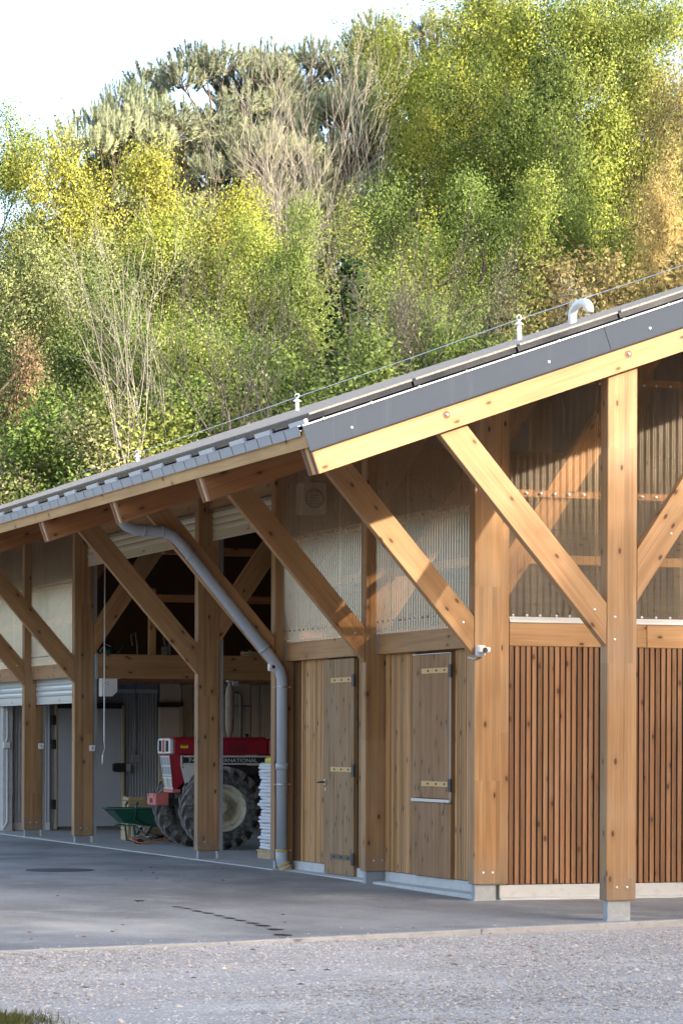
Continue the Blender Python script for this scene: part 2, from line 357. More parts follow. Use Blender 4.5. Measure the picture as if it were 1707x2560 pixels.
def mesh_np(name, V, F, lc=None, smooth=False, ln=None):
    me = bpy.data.meshes.new(name); V = np.asarray(V, np.float32); F = np.asarray(F, np.int32); k = F.shape[1]
    me.vertices.add(len(V)); me.vertices.foreach_set('co', V.ravel())
    me.loops.add(F.size); me.loops.foreach_set('vertex_index', F.ravel())
    me.polygons.add(len(F)); me.polygons.foreach_set('loop_start', np.arange(0, F.size, k, dtype=np.int32)); me.polygons.foreach_set('loop_total', np.full(len(F), k, np.int32))
    if smooth: me.polygons.foreach_set('use_smooth', np.ones(len(F), bool))
    if lc is not None:
        a = me.attributes.new('lc', 'FLOAT', 'POINT'); a.data.foreach_set('value', np.asarray(lc, np.float32))
    if ln is not None:
        a = me.attributes.new('ln', 'FLOAT_VECTOR', 'POINT'); a.data.foreach_set('vector', np.asarray(ln, np.float32).ravel())
    me.update(calc_edges=True); return me

# ================================================================== THE SETTING: ground
def clamp(v, a, b): return max(a, min(b, v))
def az(x, y): return -0.012 - 0.072 * clamp((9 - y) / 9, 0, 1) - 0.010 * clamp(-x, 0, 4)
GZ = -0.135
KA, KB = np.array([-5.816, -1.581]), np.array([0.768, 0.04])
KD = (KB - KA) / np.linalg.norm(KB - KA); KN = np.array([-KD[1], KD[0]])
def kerb(t, off=0.0): p = KA + KD * t + KN * off; return float(p[0]), float(p[1])

def hill_z(x, y):
    dx, dy = x - CAM[0], y - CAM[1]; r = dx * CR[0] + dy * CR[1]; d = dx * CF[0] + dy * CF[1]
    s = max(0.0, d - 56 + 0.25 * r); z = 0.30 * min(s, 48) + 0.04 * max(0, s - 48)
    return z + (0.5 * math.sin(r * 0.23 + 1) * math.sin(d * 0.19) if s > 2 else 0) - 0.30
def grid(name, mat, x0, x1, nx, y0, y1, ny, zf, **k):
    V = [(x0 + (x1 - x0) * i / nx, y0 + (y1 - y0) * j / ny) for j in range(ny + 1) for i in range(nx + 1)]
    V = [(a, c, zf(a, c)) for a, c in V]
    Fq = [(j * (nx + 1) + i, j * (nx + 1) + i + 1, (j + 1) * (nx + 1) + i + 1, (j + 1) * (nx + 1) + i) for j in range(ny) for i in range(nx)]
    me = mesh_np(name, V, Fq, smooth=True); return link(name, me, mat, **k)
m_ = MB(); m_.add([(-1500, -1500, -0.5), (1500, -1500, -0.5), (1500, 1500, -0.5), (-1500, 1500, -0.5)], [(0, 1, 2, 3)])
m_.obj('ground', 'hill', kind='structure')
grid('hillside', 'hill', -110, 150, 90, 22, 200, 80, hill_z, kind='structure')
# asphalt apron: strips running back from the kerb line
V = []; Fq = []
T0, T1, NT = -10.0, 22.0, 64; OFF = [0, 0.5, 1, 2, 3, 4, 5, 6, 8, 10, 13, 17, 22, 30, 42]
for j, of in enumerate(OFF):
    for i in range(NT + 1):
        x, y = kerb(T0 + (T1 - T0) * i / NT, of); V.append((x, y, az(x, y)))
for j in range(len(OFF) - 1):
    for i in range(NT): a = j * (NT + 1) + i; Fq.append((a, a + 1, a + NT + 2, a + NT + 1))
asphalt = link('asphalt_apron', mesh_np('asphalt_apron', V, Fq, smooth=True), 'asphalt', kind='structure')
# gravel yard in front of the kerb
V = []; Fq = []
OFG = [-0.07, -1, -2, -4, -6, -8, -11, -15, -22, -40]
def gz(x, y): return GZ + 0.012 * math.sin(x * 1.3) * math.sin(y * 0.9 + 1)
for of in OFG:
    for i in range(NT + 1):
        x, y = kerb(T0 - 12 + (T1 - T0 + 12) * i / NT, of); V.append((x, y, gz(x, y) if of < -0.5 else GZ))
for j in range(len(OFG) - 1):
    for i in range(NT): a = j * (NT + 1) + i; Fq.append((a, a + NT + 1, a + NT + 2, a + 1))
gravel_yard = link('gravel_yard', mesh_np('gravel_yard', V, Fq, smooth=True), 'gravel_bed', kind='structure')
# concrete edging stones between the two
edging = empty('kerb', kind='structure')
for i, t in enumerate(np.arange(-8.0, 20.0, 2.5)):
    a = kerb(t + 0.006); c = kerb(t + 2.494); a2 = kerb(t + 0.006, -0.085); c2 = kerb(t + 2.494, -0.085)
    za, zc = az(*a) + 0.012, az(*c) + 0.012
    mb = MB(); mb.add([(*a2, -0.4), (*c2, -0.4), (*c, -0.4), (*a, -0.4), (*a2, za), (*c2, zc), (*c, zc), (*a, za)],
                      [(0, 3, 2, 1), (4, 5, 6, 7), (0, 1, 5, 4), (1, 2, 6, 5), (2, 3, 7, 6), (3, 0, 4, 7)])
    mb.obj('edging_stone', 'kerb', edging, bevel=0.008)
# loose stones on the gravel
def stones(n, rng):
    V = []; Fq = []; lc = []
    base = np.array([(1, 0, 0), (-1, 0, 0), (0, 1, 0), (0, -1, 0), (0, 0, 1), (0, 0, -1)], float)
    tri = np.array([(0, 2, 4), (2, 1, 4), (1, 3, 4), (3, 0, 4), (2, 0, 5), (1, 2, 5), (3, 1, 5), (0, 3, 5)])
    d = 15.5 + 10.5 * rng.random(n) ** 1.0; r = (rng.random(n) - 0.5) * (0.27 * d + 1.2)
    X = CAM[0] + CR[0] * r + CF[0] * d; Y = CAM[1] + CR[1] * r + CF[1] * d
    off = (X - KA[0]) * KN[0] + (Y - KA[1]) * KN[1]; k = (off < -0.11) | ((off > 0.01) & (rng.random(n) < 0.16 * np.exp(-off / 0.35))); X, Y, off = X[k], Y[k], off[k]; n = len(X)
    s = 0.0045 + 0.010 * rng.random(n) ** 2.5; big = rng.random(n) < 0.004; s[big] *= 2.3
    B = base[None] * (1 + 0.5 * (rng.random((n, 6, 1)) - 0.5)); B[:, :, 2] *= 0.65
    a = rng.random(n) * 6.283; ca, sa = np.cos(a)[:, None], np.sin(a)[:, None]
    bx = B[:, :, 0] * 1.3; x = bx * ca - B[:, :, 1] * sa; y = bx * sa + B[:, :, 1] * ca
    P = np.stack([x, y, B[:, :, 2]], -1) * s[:, None, None]
    P[:, :, 0] += X[:, None]; P[:, :, 1] += Y[:, None]; zz = np.where(off < 0, GZ + 0.012 * np.sin(X * 1.3) * np.sin(Y * 0.9 + 1), -0.012 - 0.072 * np.clip((9 - Y) / 9, 0, 1) - 0.010 * np.clip(-X, 0, 4)); P[:, :, 2] += zz[:, None] + s[:, None] * 0.25
    Fq = (tri[None] + (np.arange(n) * 6)[:, None, None]).reshape(-1, 3)
    return P.reshape(-1, 3), Fq, np.repeat(rng.random(n), 6)
P_, F_, l_ = stones(52000, RNG)
link('gravel_stones', mesh_np('gravel_stones', P_, F_, l_), 'stone', label='loose pale grey gravel stones scattered over the yard', cat='gravel', kind='stuff')
# a few fallen leaves on the gravel and asphalt
fl = np.random.default_rng(41); n_ = 170; d_ = 16 + 22 * fl.random(n_); r_ = (fl.random(n_) - 0.5) * 0.25 * d_; X_ = CAM[0] + CR[0] * r_ + CF[0] * d_; Y_ = CAM[1] + CR[1] * r_ + CF[1] * d_
kk = X_ < -0.25; X_, Y_ = X_[kk], Y_[kk]; n_ = len(X_); of_ = (X_ - KA[0]) * KN[0] + (Y_ - KA[1]) * KN[1]
Z_ = np.array([az(a, b) + 0.006 if o_ > -0.09 else GZ + 0.022 for a, b, o_ in zip(X_, Y_, of_)]); a_ = fl.random(n_) * 6.283; s_ = 0.018 + 0.022 * fl.random(n_)
Q_ = np.stack([np.stack([X_ + s_ * np.cos(a_ + t) * w, Y_ + s_ * np.sin(a_ + t) * w, Z_ + h_ * fl.random(n_)], -1) for t, w, h_ in ((0, 1, 0.006), (1.57, 0.5, 0.016), (3.14, 1, 0.006), (4.71, 0.5, 0.016))], 1).reshape(-1, 3)
link('fallen_leaves', mesh_np('fallen_leaves', Q_, np.arange(4 * n_).reshape(-1, 4)), plain('dead_leaf', (0.22, 0.13, 0.06), 0.8, 0, 3, 0.4), label='scattered small dead leaves lying on the yard', cat='leaves', kind='stuff')
# manhole and dark drip stains on the asphalt
mh = PZ(150, 2177, -0.035); mb = MB(); mb.lathe([(0.0, 0.006), (0.40, 0.006), (0.41, 0.0)], (mh[0], mh[1], az(mh[0], mh[1]) + 0.003), 'z', 40, False)
mb.obj('manhole_cover', plain('cast_iron', (0.085, 0.083, 0.082), 0.7, 0.1, 12, 0.3), asphalt)
M['stain'] = plain('stain', (0.022, 0.022, 0.025), 0.6, 0, 8, 0.2)
rs_ = random.Random(3)
for i, (px, py, w) in enumerate([(705, 2339, .085), (688, 2325, .075), (727, 2349, .09), (657, 2315, .07), (632, 2309, .06), (600, 2302, .055), (573, 2296, .06), (548, 2290, .05), (520, 2283, .06), (493, 2278, .06), (468, 2271, .045), (443, 2267, .05), (348, 2251, .06)]):
    p = PZ(px, py, -0.118); p = PZ(px, py, az(p[0], p[1])); mb = MB(); z = az(p[0], p[1]) + 0.004
    ring = []
    for k in range(14):
        a = 2 * math.pi * k / 14; rr = w * (0.8 + 0.4 * rs_.random()); ring.append((p[0] + rr * math.cos(a) * 0.9, p[1] + rr * math.sin(a) * 1.5, z))
    mb.add(ring, [tuple(range(14))]); mb.obj('stain', 'stain', asphalt)

# ================================================================== THE BARN
barn = empty('timber_barn', (0, 0, 0), label='long open timber barn with diagonal eave braces, slatted walls and corrugated sheet panels', cat='barn')
AL = math.atan(0.352); CA, SA = math.cos(AL), math.sin(AL); RX0, RZ0 = -2.716, 3.766; SMAX = 8.6; YEND = 27.6
def rs(s, n): return (RX0 + s * CA - n * SA, RZ0 + s * SA + n * CA)
def rafz(x): return RZ0 + (x - RX0) * 0.352                      # underside of the rafters
RD = (CA, 0, SA)
def part(name, mat, bevel=0.0, **k): return (lambda mb: mb.obj(name, mat, barn, bevel, **k))

# small shared meshes
def bolt_mesh(r, h, axis='y'):
    return MB().lathe([(r * 1.5, 0), (r * 1.5, -h * 0.3), (r, -h * 0.4), (r * 0.8, -h), (0, -h)], (0, 0, 0), axis, 8, False).mesh('bolt')
BOLT_Y = bolt_mesh(0.008, 0.010, 'y'); BOLT_X = bolt_mesh(0.008, 0.010, 'x')
CAP_Y = bolt_mesh(0.009, 0.016, 'y'); CAP_X = bolt_mesh(0.009, 0.016, 'x')
def put(me, name, mat, parent, loc): o = link(name, me, mat, parent); o.location = loc; return o

POSTS = [0, 1, 2, 3, 4, 6, 7, 8]
for n in POSTS:
    y = n * BAY
    p = MB().prism([(0, 0.1), (0.285, 0.1), (0.285, rafz(0.285) + 0.1), (0, rafz(0) + 0.1)], 'y', y, y + 0.15, (0, 0, 1)).obj('post', 'glulam', barn, 0.006)
    gzv = az(0, y) if n > 0 else -0.084
    sh = MB(); sh.box((0.03, y + 0.03, gzv - 0.05), (0.245, y + 0.036, 0.13)); sh.box((0.03, y + 0.115, gzv - 0.05), (0.245, y + 0.121, 0.13))
    sh.box((0.10, y + 0.036, gzv - 0.05), (0.106, y + 0.115, 0.13)); sh.box((0.0, y + 0.0, gzv - 0.06), (0.285, y + 0.15, gzv + 0.006))
    sh.box((0.024, y + 0.034, gzv), (0.0305, y + 0.118, 0.12))
    sh.obj('shoe', 'shoe', p)
    for bx in (0.10, 0.20): put(BOLT_Y, 'bolt', 'steel', p, (bx, y, 0.215))
    if n == 0:
        for bz in (2.60, 2.40): put(BOLT_Y, 'bolt', 'steel', p, (0.075, y, bz))
    # brace out to the eave
    ix = lambda z0, k: (z0 - rafz(0)) / (0.352 - k)
    e = 0.05
    lo, hi = 2.343, 2.722; k = -1.137
    xl, xh = ix(lo, k) - e, ix(hi, k) - e
    br = MB().prism([(-0.004, lo), (-0.004, hi), (xh, hi + k * xh), (xl, lo + k * xl)], 'y', y + 0.002, y + 0.10, (-1, 0, 1.137)).obj('brace', 'timber', barn, 0.005)
    put(BOLT_Y, 'bolt', 'steel', br, (-0.12, y + 0.002, 2.66))
    # inner brace
    oy = 0.16 if n == 1 else 0.002
    lo, hi = 2.74, 3.20; k = 1.45
    xl = (lo - k * 0.285 - rafz(0)) / (0.352 - k) + 0.06; xh = (hi - k * 0.285 - rafz(0)) / (0.352 - k) + 0.06
    br = MB().prism([(0.289, lo), (xl, lo + k * (xl - 0.285)), (xh, hi + k * (xh - 0.285)), (0.289, hi)], 'y', y + oy, y + oy + 0.10, (1, 0, 1.45)).obj('brace', 'timber', barn, 0.005)
    if n == 0: put(BOLT_Y, 'bolt', 'endgrain', br, (0.62, y + 0.002, 3.35))
# rafters: two planks with a spacer between
for n in range(0, 9):
    y = n * BAY
    mat = 'timber' if n == 0 else 'timber_dark'  # same wood on every frame; behind the first, shade is painted in
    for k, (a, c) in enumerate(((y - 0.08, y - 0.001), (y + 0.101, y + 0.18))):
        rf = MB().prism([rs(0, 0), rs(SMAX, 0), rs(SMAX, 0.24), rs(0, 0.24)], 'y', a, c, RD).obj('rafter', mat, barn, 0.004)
        MB().prism([rs(-0.004, 0.001), rs(0.001, 0.001), rs(0.001, 0.239), rs(-0.004, 0.239)], 'y', a + 0.001, c - 0.001, (-SA, 0, CA)).obj('end_grain', 'endgrain', rf)
        if n == 0 and k == 0:
            for px, py in ((1115.5, 1037), (1570, 885)):
                q = PY(px, py, -0.08); ri = MB().lathe([(0.034, -0.002), (0.0, -0.002)], (0, 0, 0), 'y', 14, False)
                o = ri.obj('counterbore', 'endgrain', rf); o.location = (q[0], -0.0805, q[2])
                put(CAP_Y, 'bolt', 'steel', rf, (q[0] + 0.006, -0.083, q[2]))
                for a_ in range(1): pass
    MB().prism([rs(0.004, 0.004), rs(0.7, 0.004), rs(0.7, 0.238), rs(0.004, 0.238)], 'y', y, y + 0.10, RD).obj('spacer', 'board_pale', barn)
# purlins, deck
for i, s in enumerate([0.0, 1.25, 2.5, 3.75, 5.0, 6.25, 7.5, SMAX - 0.08]):
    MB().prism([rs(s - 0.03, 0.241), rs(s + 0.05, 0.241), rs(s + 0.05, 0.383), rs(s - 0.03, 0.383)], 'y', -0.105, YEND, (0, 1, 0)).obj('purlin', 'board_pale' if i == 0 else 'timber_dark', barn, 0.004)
MB().prism([rs(-0.045, 0.3835), rs(SMAX, 0.3835), rs(SMAX, 0.3885), rs(-0.045, 0.3885)], 'y', -0.095, YEND, (1, 0, 0.352)).obj('roof_deck', 'board_pale', barn)
MB().prism([rs(-0.05, 0.39), rs(SMAX, 0.39), rs(SMAX, 0.40), rs(-0.05, 0.40)], 'y', -0.10, YEND, (0, 1, 0)).obj('roof_sheet', 'flash', barn)
# the far slope of the roof beyond the ridge
xr, zr = rs(SMAX, 0.385)
MB().prism([(xr, zr - 0.03), (xr + 0.02, zr + 0.012), (2 * xr + 1.5, rafz(-1.5) + 0.42), (2 * xr + 1.5, rafz(-1.5) + 0.36)], 'y', -0.10, YEND, (0, 1, 0)).obj('roof_sheet', 'flash', barn)
# comb flashing along the eave, tab by tab
tab = MB().prism([rs(-0.060, 0.352), rs(-0.050, 0.352), rs(-0.050, 0.432), rs(-0.060, 0.432)], 'y', 0.012, 0.360).mesh('flashing_tab')
roof_edge = MB().prism([rs(-0.062, 0.433), rs(0.14, 0.401), rs(0.14, 0.409), rs(-0.062, 0.441)], 'y', -0.10, YEND).obj('eave_flashing', 'flash', barn)
for i in range(74):
    o = link('flashing_tab', tab, 'flash', roof_edge); o.location = (0, -0.09 + i * 0.372, 0)
# solar panels on rails
PW, PH = 1.70, 1.03
pan = MB().prism([rs(0.0, 0.452), rs(PH - 0.02, 0.452), rs(PH - 0.02, 0.497), rs(0.0, 0.497)], 'y', 0, PW - 0.012).mesh('solar_panel')
top = MB().prism([rs(0.03, 0.498), rs(PH - 0.005, 0.498), rs(PH - 0.005, 0.516), rs(0.03, 0.516)], 'y', 0.0, PW - 0.012).mesh('sheen_layer')  # added pale layer standing for bright sky reflected in the panel glass
clip = MB().prism([rs(-0.03, 0.415), rs(0.0, 0.415), rs(0.0, 0.475), rs(-0.03, 0.475)], 'y', 0, 0.42).mesh('clamp')
for i in range(8):
    for j in range(16):
        ds = 0.10 + i * PH; loc = (ds * CA, 0.06 + j * PW, ds * SA)
        p = link('solar_panel', pan, 'pv', barn); p.location = loc
        link('sheen_layer', top, 'panel_sheen', p)
        if i == 0:
            for dy in (0.0, 0.95): c = link('clamp', clip, 'alu', p); c.location = (0, dy, 0)
# verge fascia of folded grey sheet
for a, c in ((-0.03, 2.92), (2.925, 5.87), (5.875, SMAX)):
    f_ = MB().prism([rs(a, 0.212), rs(c, 0.212), rs(c, 0.424), rs(a, 0.424)], 'y', -0.125, -0.117).obj('fascia_sheet', 'fascia', barn)
    MB().prism([rs(a, 0.204), rs(c, 0.204), rs(c, 0.2105), rs(a, 0.2105)], 'y', -0.134, -0.105).obj('drip_edge', 'fascia', f_)
    MB().prism([rs(a, 0.4255), rs(c, 0.4255), rs(c, 0.437), rs(a, 0.437)], 'y', -0.140, 0.045).obj('cap_flashing', 'flash', f_)
    for s in np.arange(a + 0.2, c, 0.46):
        x, z = rs(s, 0.4375); put(BOLT_Y, 'screw', 'dark', f_, (x, -0.1405, z - 0.006))
    for s in (a + 0.42, c - 0.6): x, z = rs(s, 0.285); put(BOLT_Y, 'screw', 'dark', f_, (x, -0.1255, z))
# roof safety line and vent
for y, zt in ((6.67, 6.185), (14.3, 6.135), (22.2, 6.085)):
    a = MB().tube([(2.0, y, 5.80), (1.985, y, zt - 0.02)], 0.027, 12).obj('safety_anchor', 'white', barn)
    MB().lathe([(0.058, -0.03), (0.026, 0.0), (0.0, 0.01)], (1.985, y, zt - 0.015), 'z', 14).obj('cap', 'white', a)
    MB().tube([(1.985 + 0.028 * math.cos(t), y, zt + 0.032 + 0.03 * math.sin(t)) for t in np.linspace(-2.4, 3.6, 12)], 0.007, 6).obj('ring', 'steel', a)
MB().tube([(1.985, y, z) for y, z in ((0.4, 6.20), (3.5, 6.19), (6.67, 6.20), (10.5, 6.165), (14.3, 6.15), (18.2, 6.115), (22.2, 6.10), (26, 6.07))], 0.0045, 6).obj('safety_cable', 'steel', barn)
vp = [(2.0, 5.25, 5.80), (2.0, 5.25, 6.06)] + [(2.0, 5.03 + 0.22 * math.cos(t), 6.06 + 0.10 * math.sin(t)) for t in np.linspace(0.3, 2.85, 9)] + [(2.0, 4.81, 6.03)]
MB().tube(vp, 0.045, 14).obj('vent_pipe', 'white', barn)

# ---- corrugated clear sheets
def corr(name, mat, parent, a0, a1, zb, ztop, plane, pos, pitch=0.0709, amp=0.011, per=8, phase=0.0):
    """vertical corrugations. plane 'y': runs along x at y=pos; plane 'x': runs along y at x=pos."""
    n = max(8, int(round((a1 - a0) / pitch * per))); V = []; Fq = []
    for i in range(n + 1):
        a = a0 + (a1 - a0) * i / n; w = amp * math.sin(2 * math.pi * (a + phase) / pitch)
        zt = ztop(a) if callable(ztop) else ztop
        for z in (zb, zt): V.append((a, pos + w, z) if plane == 'y' else (pos + w, a, z))
    for i in range(n): Fq.append((2 * i, 2 * i + 2, 2 * i + 3, 2 * i + 1))
    return link(name, mesh_np(name, V, Fq, smooth=True), mat, parent)
# gable wall (one bay behind the front post)
GY = BAY + 0.085
for i in range(4):
    a = 0.37 + i * 0.95
    sh = corr('corrugated_sheet', 'poly', barn, a, a + 0.99, 2.715, lambda x: rafz(x) + 0.06, 'y', GY + 0.002 * (i % 2), phase=0.01)
    for zrow in (2.745, 3.955, 5.07):
        for k in range(6):
            x = a + 0.04 + k * 0.155 + 0.03 * random.random()
            if zrow < rafz(x): put(CAP_Y, 'screw', 'steel', sh, (x, GY - 0.010, zrow))
for z0, z1, y0 in ((3.92, 3.99, 0.098), (3.27, 3.36, 0.27), (5.06, 5.13, 0.098)):
    MB().box((0.40, BAY + y0, z0), (4.2, BAY + y0 + 0.06, z1)).obj('wall_rail', 'timber' if z0 != 3.27 else 'board_pale', barn, 0.004)
MB().box((0.295, BAY + 0.05, 0.1), (0.385, BAY + 0.15, rafz(0.33))).obj('stud', 'glulam', barn, 0.004)
MB().box((0.392, BAY + 0.055, 2.442), (1.88, BAY + 0.15, 2.672)).obj('band_beam', 'timber', barn, 0.005)
MB().box((1.884, BAY + 0.055, 2.442), (4.2, BAY + 0.15, 2.672)).obj('band_beam', 'timber', barn, 0.005)
MB().add([(0.392, BAY + 0.048, 2.676), (4.2, BAY + 0.048, 2.676), (4.2, BAY + 0.048, 2.695), (0.392, BAY + 0.048, 2.695), (0.392, BAY + 0.07, 2.732), (4.2, BAY + 0.07, 2.732)],
         [(0, 1, 2, 3), (3, 2, 5, 4)]).obj('flashing_strip', 'alu', barn)
gsl = MB().box((0, 0, 0), (0.043, 0.018, 2.345)).mesh('slat')
for i in range(52):
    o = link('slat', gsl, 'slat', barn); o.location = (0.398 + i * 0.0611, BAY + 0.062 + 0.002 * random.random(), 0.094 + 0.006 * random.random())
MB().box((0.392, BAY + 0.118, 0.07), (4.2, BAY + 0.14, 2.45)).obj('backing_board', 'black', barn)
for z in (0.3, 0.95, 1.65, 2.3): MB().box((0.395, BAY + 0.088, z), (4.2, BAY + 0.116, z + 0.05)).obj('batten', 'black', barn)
MB().box((0.30, BAY + 0.07, -0.30), (6.0, BAY + 0.26, 0.088)).obj('plinth', 'concrete', barn, 0.006)
MB().prism([(BAY - 0.02, -0.3), (BAY + 0.0695, -0.3), (BAY + 0.0695, -0.03), (BAY + 0.03, -0.045)], 'x', 0.30, 6.0).obj('plinth_fillet', 'concrete', barn)

# ---- long wall bays
def long_slats(y0, y1):
    for i in range(int((y1 - y0) / 0.061)):
        o = link('slat', lsl, 'slat_pale', barn); o.location = (0.222 + 0.003 * random.random(), y0 + 0.004 + i * 0.061, 0.104 + 0.006 * random.random())
lsl = MB().box((0, 0, 0), (0.024, 0.047, 2.325)).mesh('slat')
y1d = (7.05, 8.03); y2d = (4.17, 5.23)
long_slats(BAY + 0.155, y2d[0] - 0.01); long_slats(y2d[1] + 0.01, 2 * BAY - 0.002)
long_slats(2 * BAY + 0.155, y1d[0] - 0.01); long_slats(y1d[1] + 0.01, 8.99)
MB().box((0.225, 8.995, 0.1), (0.285, 3 * BAY - 0.002, 2.43)).obj('stud', 'stud_shade', barn, 0.004)  # deep shade is painted into this stud's colour
for n in (1, 2):
    a, c = n * BAY + 0.151, (n + 1) * BAY - 0.001
    MB().box((0.25, a, 0.07), (0.265, c, 2.45)).obj('backing_board', 'dark', barn)
    MB().box((0.228, a - 0.02, -0.3), (0.42, c - 0.002, 0.098)).obj('plinth', 'concrete', barn, 0.005)
    MB().prism([(0.06, -0.3), (0.2275, -0.3), (0.2275, 0.0), (0.09, -0.012)], 'y', a + 0.0, c).obj('plinth_fillet', 'concrete', barn)
RAILB = {}
for n in (1, 2, 6, 7):
    a, c = n * BAY + 0.152, (n + 1) * BAY - 0.002
    rl = MB().box((0.13, a, 2.434), (0.24, c, 2.673)).obj('rail', 'timber', barn, 0.005)
    MB().box((0.124, c - 0.045, 2.44), (0.1295, c - 0.003, 2.68)).obj('rail_bracket', 'galv', rl)
    nsh = 3; w = (c - a) / nsh
    for i in range(nsh):
        sh = corr('corrugated_sheet', 'poly', barn, a + i * w, a + (i + 1) * w + (0.03 if i < nsh - 1 else 0), 2.645, rafz(0.115) + 0.05, 'x', 0.112 + 0.003 * (i % 2), phase=0.02)
        for zrow in (2.78, 3.84):
            for k in range(6): put(CAP_X, 'screw', 'steel', sh, (0.102, a + i * w + 0.06 + k * w / 6 + 0.03 * random.random(), zrow))
    for z0, z1, x0 in ((3.80, 3.88, 0.132), (3.27, 3.36, 0.28)):
        MB().box((x0, a, z0), (x0 + 0.06, c, z1)).obj('wall_rail', 'timber' if x0 < 0.2 else 'board_pale', barn, 0.004)

# ---- doors of boards with strap hinges
def door(y0, y1, z0, z1, mat, hinges, x=0.19, split=None, label=None):
    root = None; nb = 6; w = (y1 - y0) / nb; zs = [(z0, z1)] if split is None else [(z0, split - 0.02), (split + 0.025, z1)]
    fr = MB(); fr.box((x + 0.03, y0, z0), (x + 0.045, y1, z1)); root = fr.obj('door', mat, barn, label=label)
    for za, zb in zs:
        for i in range(nb):
            MB().box((x + 0.0008 * (i % 2), y0 + i * w + 0.001, za), (x + 0.03, y0 + (i + 1) * w - 0.001, zb), (0, 0, 1)).obj('board', mat, root, 0.002)
    for hz, hm in hinges:
        h = MB().box((x - 0.007, y0 + 0.05, hz), (x - 0.001, y0 + 0.05 + 0.72 * (y1 - y0), hz + 0.055)).obj('hinge', hm, root, 0.002)
        for k in range(3): put(BOLT_X, 'bolt', 'black', root, (x - 0.007, y0 + 0.16 + k * 0.23, hz + 0.028))
        MB().box((x - 0.016, y0 - 0.03, hz - 0.05), (x - 0.001, y0 + 0.055, hz + 0.085)).obj('hinge_plate', 'black', root, 0.003)
    return root
M['strap'] = plain('strap', (0.52, 0.34, 0.14), 0.45, 0.2, 10, 0.1)
M['strap_dark'] = plain('strap_dark', (0.10, 0.075, 0.06), 0.5, 0.3, 10, 0.1)
d1 = door(y1d[0], y1d[1], 0.006, 2.42, 'door', ((2.155, 'strap'), (1.155, 'strap'), (0.175, 'strap_dark')), label='grey-brown board door with three strap hinges and a lever handle')
MB().box((0.174, y1d[1] - 0.075, 1.00), (0.189, y1d[1] - 0.03, 1.07)).obj('lock_plate', 'steel', d1)
MB().tube([(0.187, y1d[1] - 0.055, 1.035), (0.132, y1d[1] - 0.055, 1.035), (0.132, y1d[1] + 0.07, 1.03)], 0.010, 8).obj('handle', 'black', d1)
MB().lathe([(0.022, -0.004), (0, -0.004)], (0.188, y1d[1] - 0.05, 0.955), 'x', 12, False).obj('keyhole', 'steel', d1)
d2 = door(y2d[0], y2d[1], 0.105, 2.396, 'door_red', ((2.20, 'strap'), (1.035, 'strap')), split=0.89, label='reddish brown stable door split into upper and lower leaf')
MB().box((0.168, y2d[0] - 0.005, 0.876), (0.189, y2d[1] + 0.005, 0.906)).obj('drip_strip', 'alu', d2)
MB().box((0.174, y2d[0] - 0.010, 0.90), (0.189, y2d[0] - 0.003, 2.405)).obj('edge_strip', 'alu', d2)
MB().box((0.174, y2d[0], 2.399), (0.189, y2d[1], 2.406)).obj('edge_strip', 'alu', d2)
MB().tube([(0.165, y2d[0] + 0.10, 0.88), (0.152, y2d[0] + 0.10, 0.82), (0.158, y2d[0] + 0.15, 0.75)], 0.007, 6).obj('latch', 'rust', d2)

# ---- roller shutters
def shutter(y0, y1, zb, zt, x, mat):
    root = MB().box((x - 0.012, y0, zb), (x + 0.018, y1, zb + 0.035)).obj('shutter', mat, barn, 0.003)
    MB().box((x - 0.006, y0, zb + 0.037), (x + 0.006, y1, zb + 0.115)).obj('bottom_bar', mat, root)
    z = zb + 0.117
    while z < zt:
        pr = [(x, z), (x - 0.012, z + 0.018), (x - 0.016, z + 0.045), (x - 0.010, z + 0.072), (x, z + 0.082), (x + 0.005, z + 0.082), (x + 0.005, z)]
        MB().prism(pr, 'y', y0, y1).obj('shutter_slat', mat, root); z += 0.084
    MB().box((x - 0.03, (y0 + y1) / 2 - 0.03, zb + 0.05), (x - 0.008, (y0 + y1) / 2 + 0.05, zb + 0.065)).obj('lock_bar', 'steel', root)
    return root
shutter(3 * BAY + 0.16, 4 * BAY - 0.01, 4.04, 4.42, 0.20, 'shutter'); shutter(4 * BAY + 0.16, 6 * BAY - 0.01, 4.04, 4.42, 0.20, 'shutter')
shutter(6 * BAY + 0.16, 7 * BAY - 0.01, 2.05, 2.42, 0.20, 'shutter_grey'); shutter(7 * BAY + 0.16, 8 * BAY - 0.01, 2.05, 2.42, 0.20, 'shutter_grey')
for a, c in ((3 * BAY + 0.152, 4 * BAY - 0.002), (4 * BAY + 0.152, 6 * BAY - 0.002)):
    MB().prism([(0.15, 4.42), (0.19, 4.42), (0.19, rafz(0.19) + 0.05), (0.15, rafz(0.15) + 0.05)], 'y', a, c, (0, 1, 0)).obj('infill_board', 'timber', barn)
for y0, y1, z in ((3 * BAY + 0.16, 4 * BAY, 4.385), (4 * BAY + 0.16, 6 * BAY, 4.385), (6 * BAY + 0.16, 7 * BAY, 2.385), (7 * BAY + 0.16, 8 * BAY, 2.385)):
    mb = MB(); mb.box((0.12, y0, z + 0.045), (0.125, y1, z + 0.05)); mb.box((0.12, y0, z - 0.005), (0.125, y1, z))
    k = y0
    while k < y1 - 0.06: mb.add([(0.12, k, z), (0.12, k + 0.02, z), (0.12, k + 0.06, z + 0.045), (0.12, k + 0.04, z + 0.045)], [(0, 1, 2, 3)]); k += 0.06
    mb.obj('bird_mesh', 'black', barn, kind='stuff')
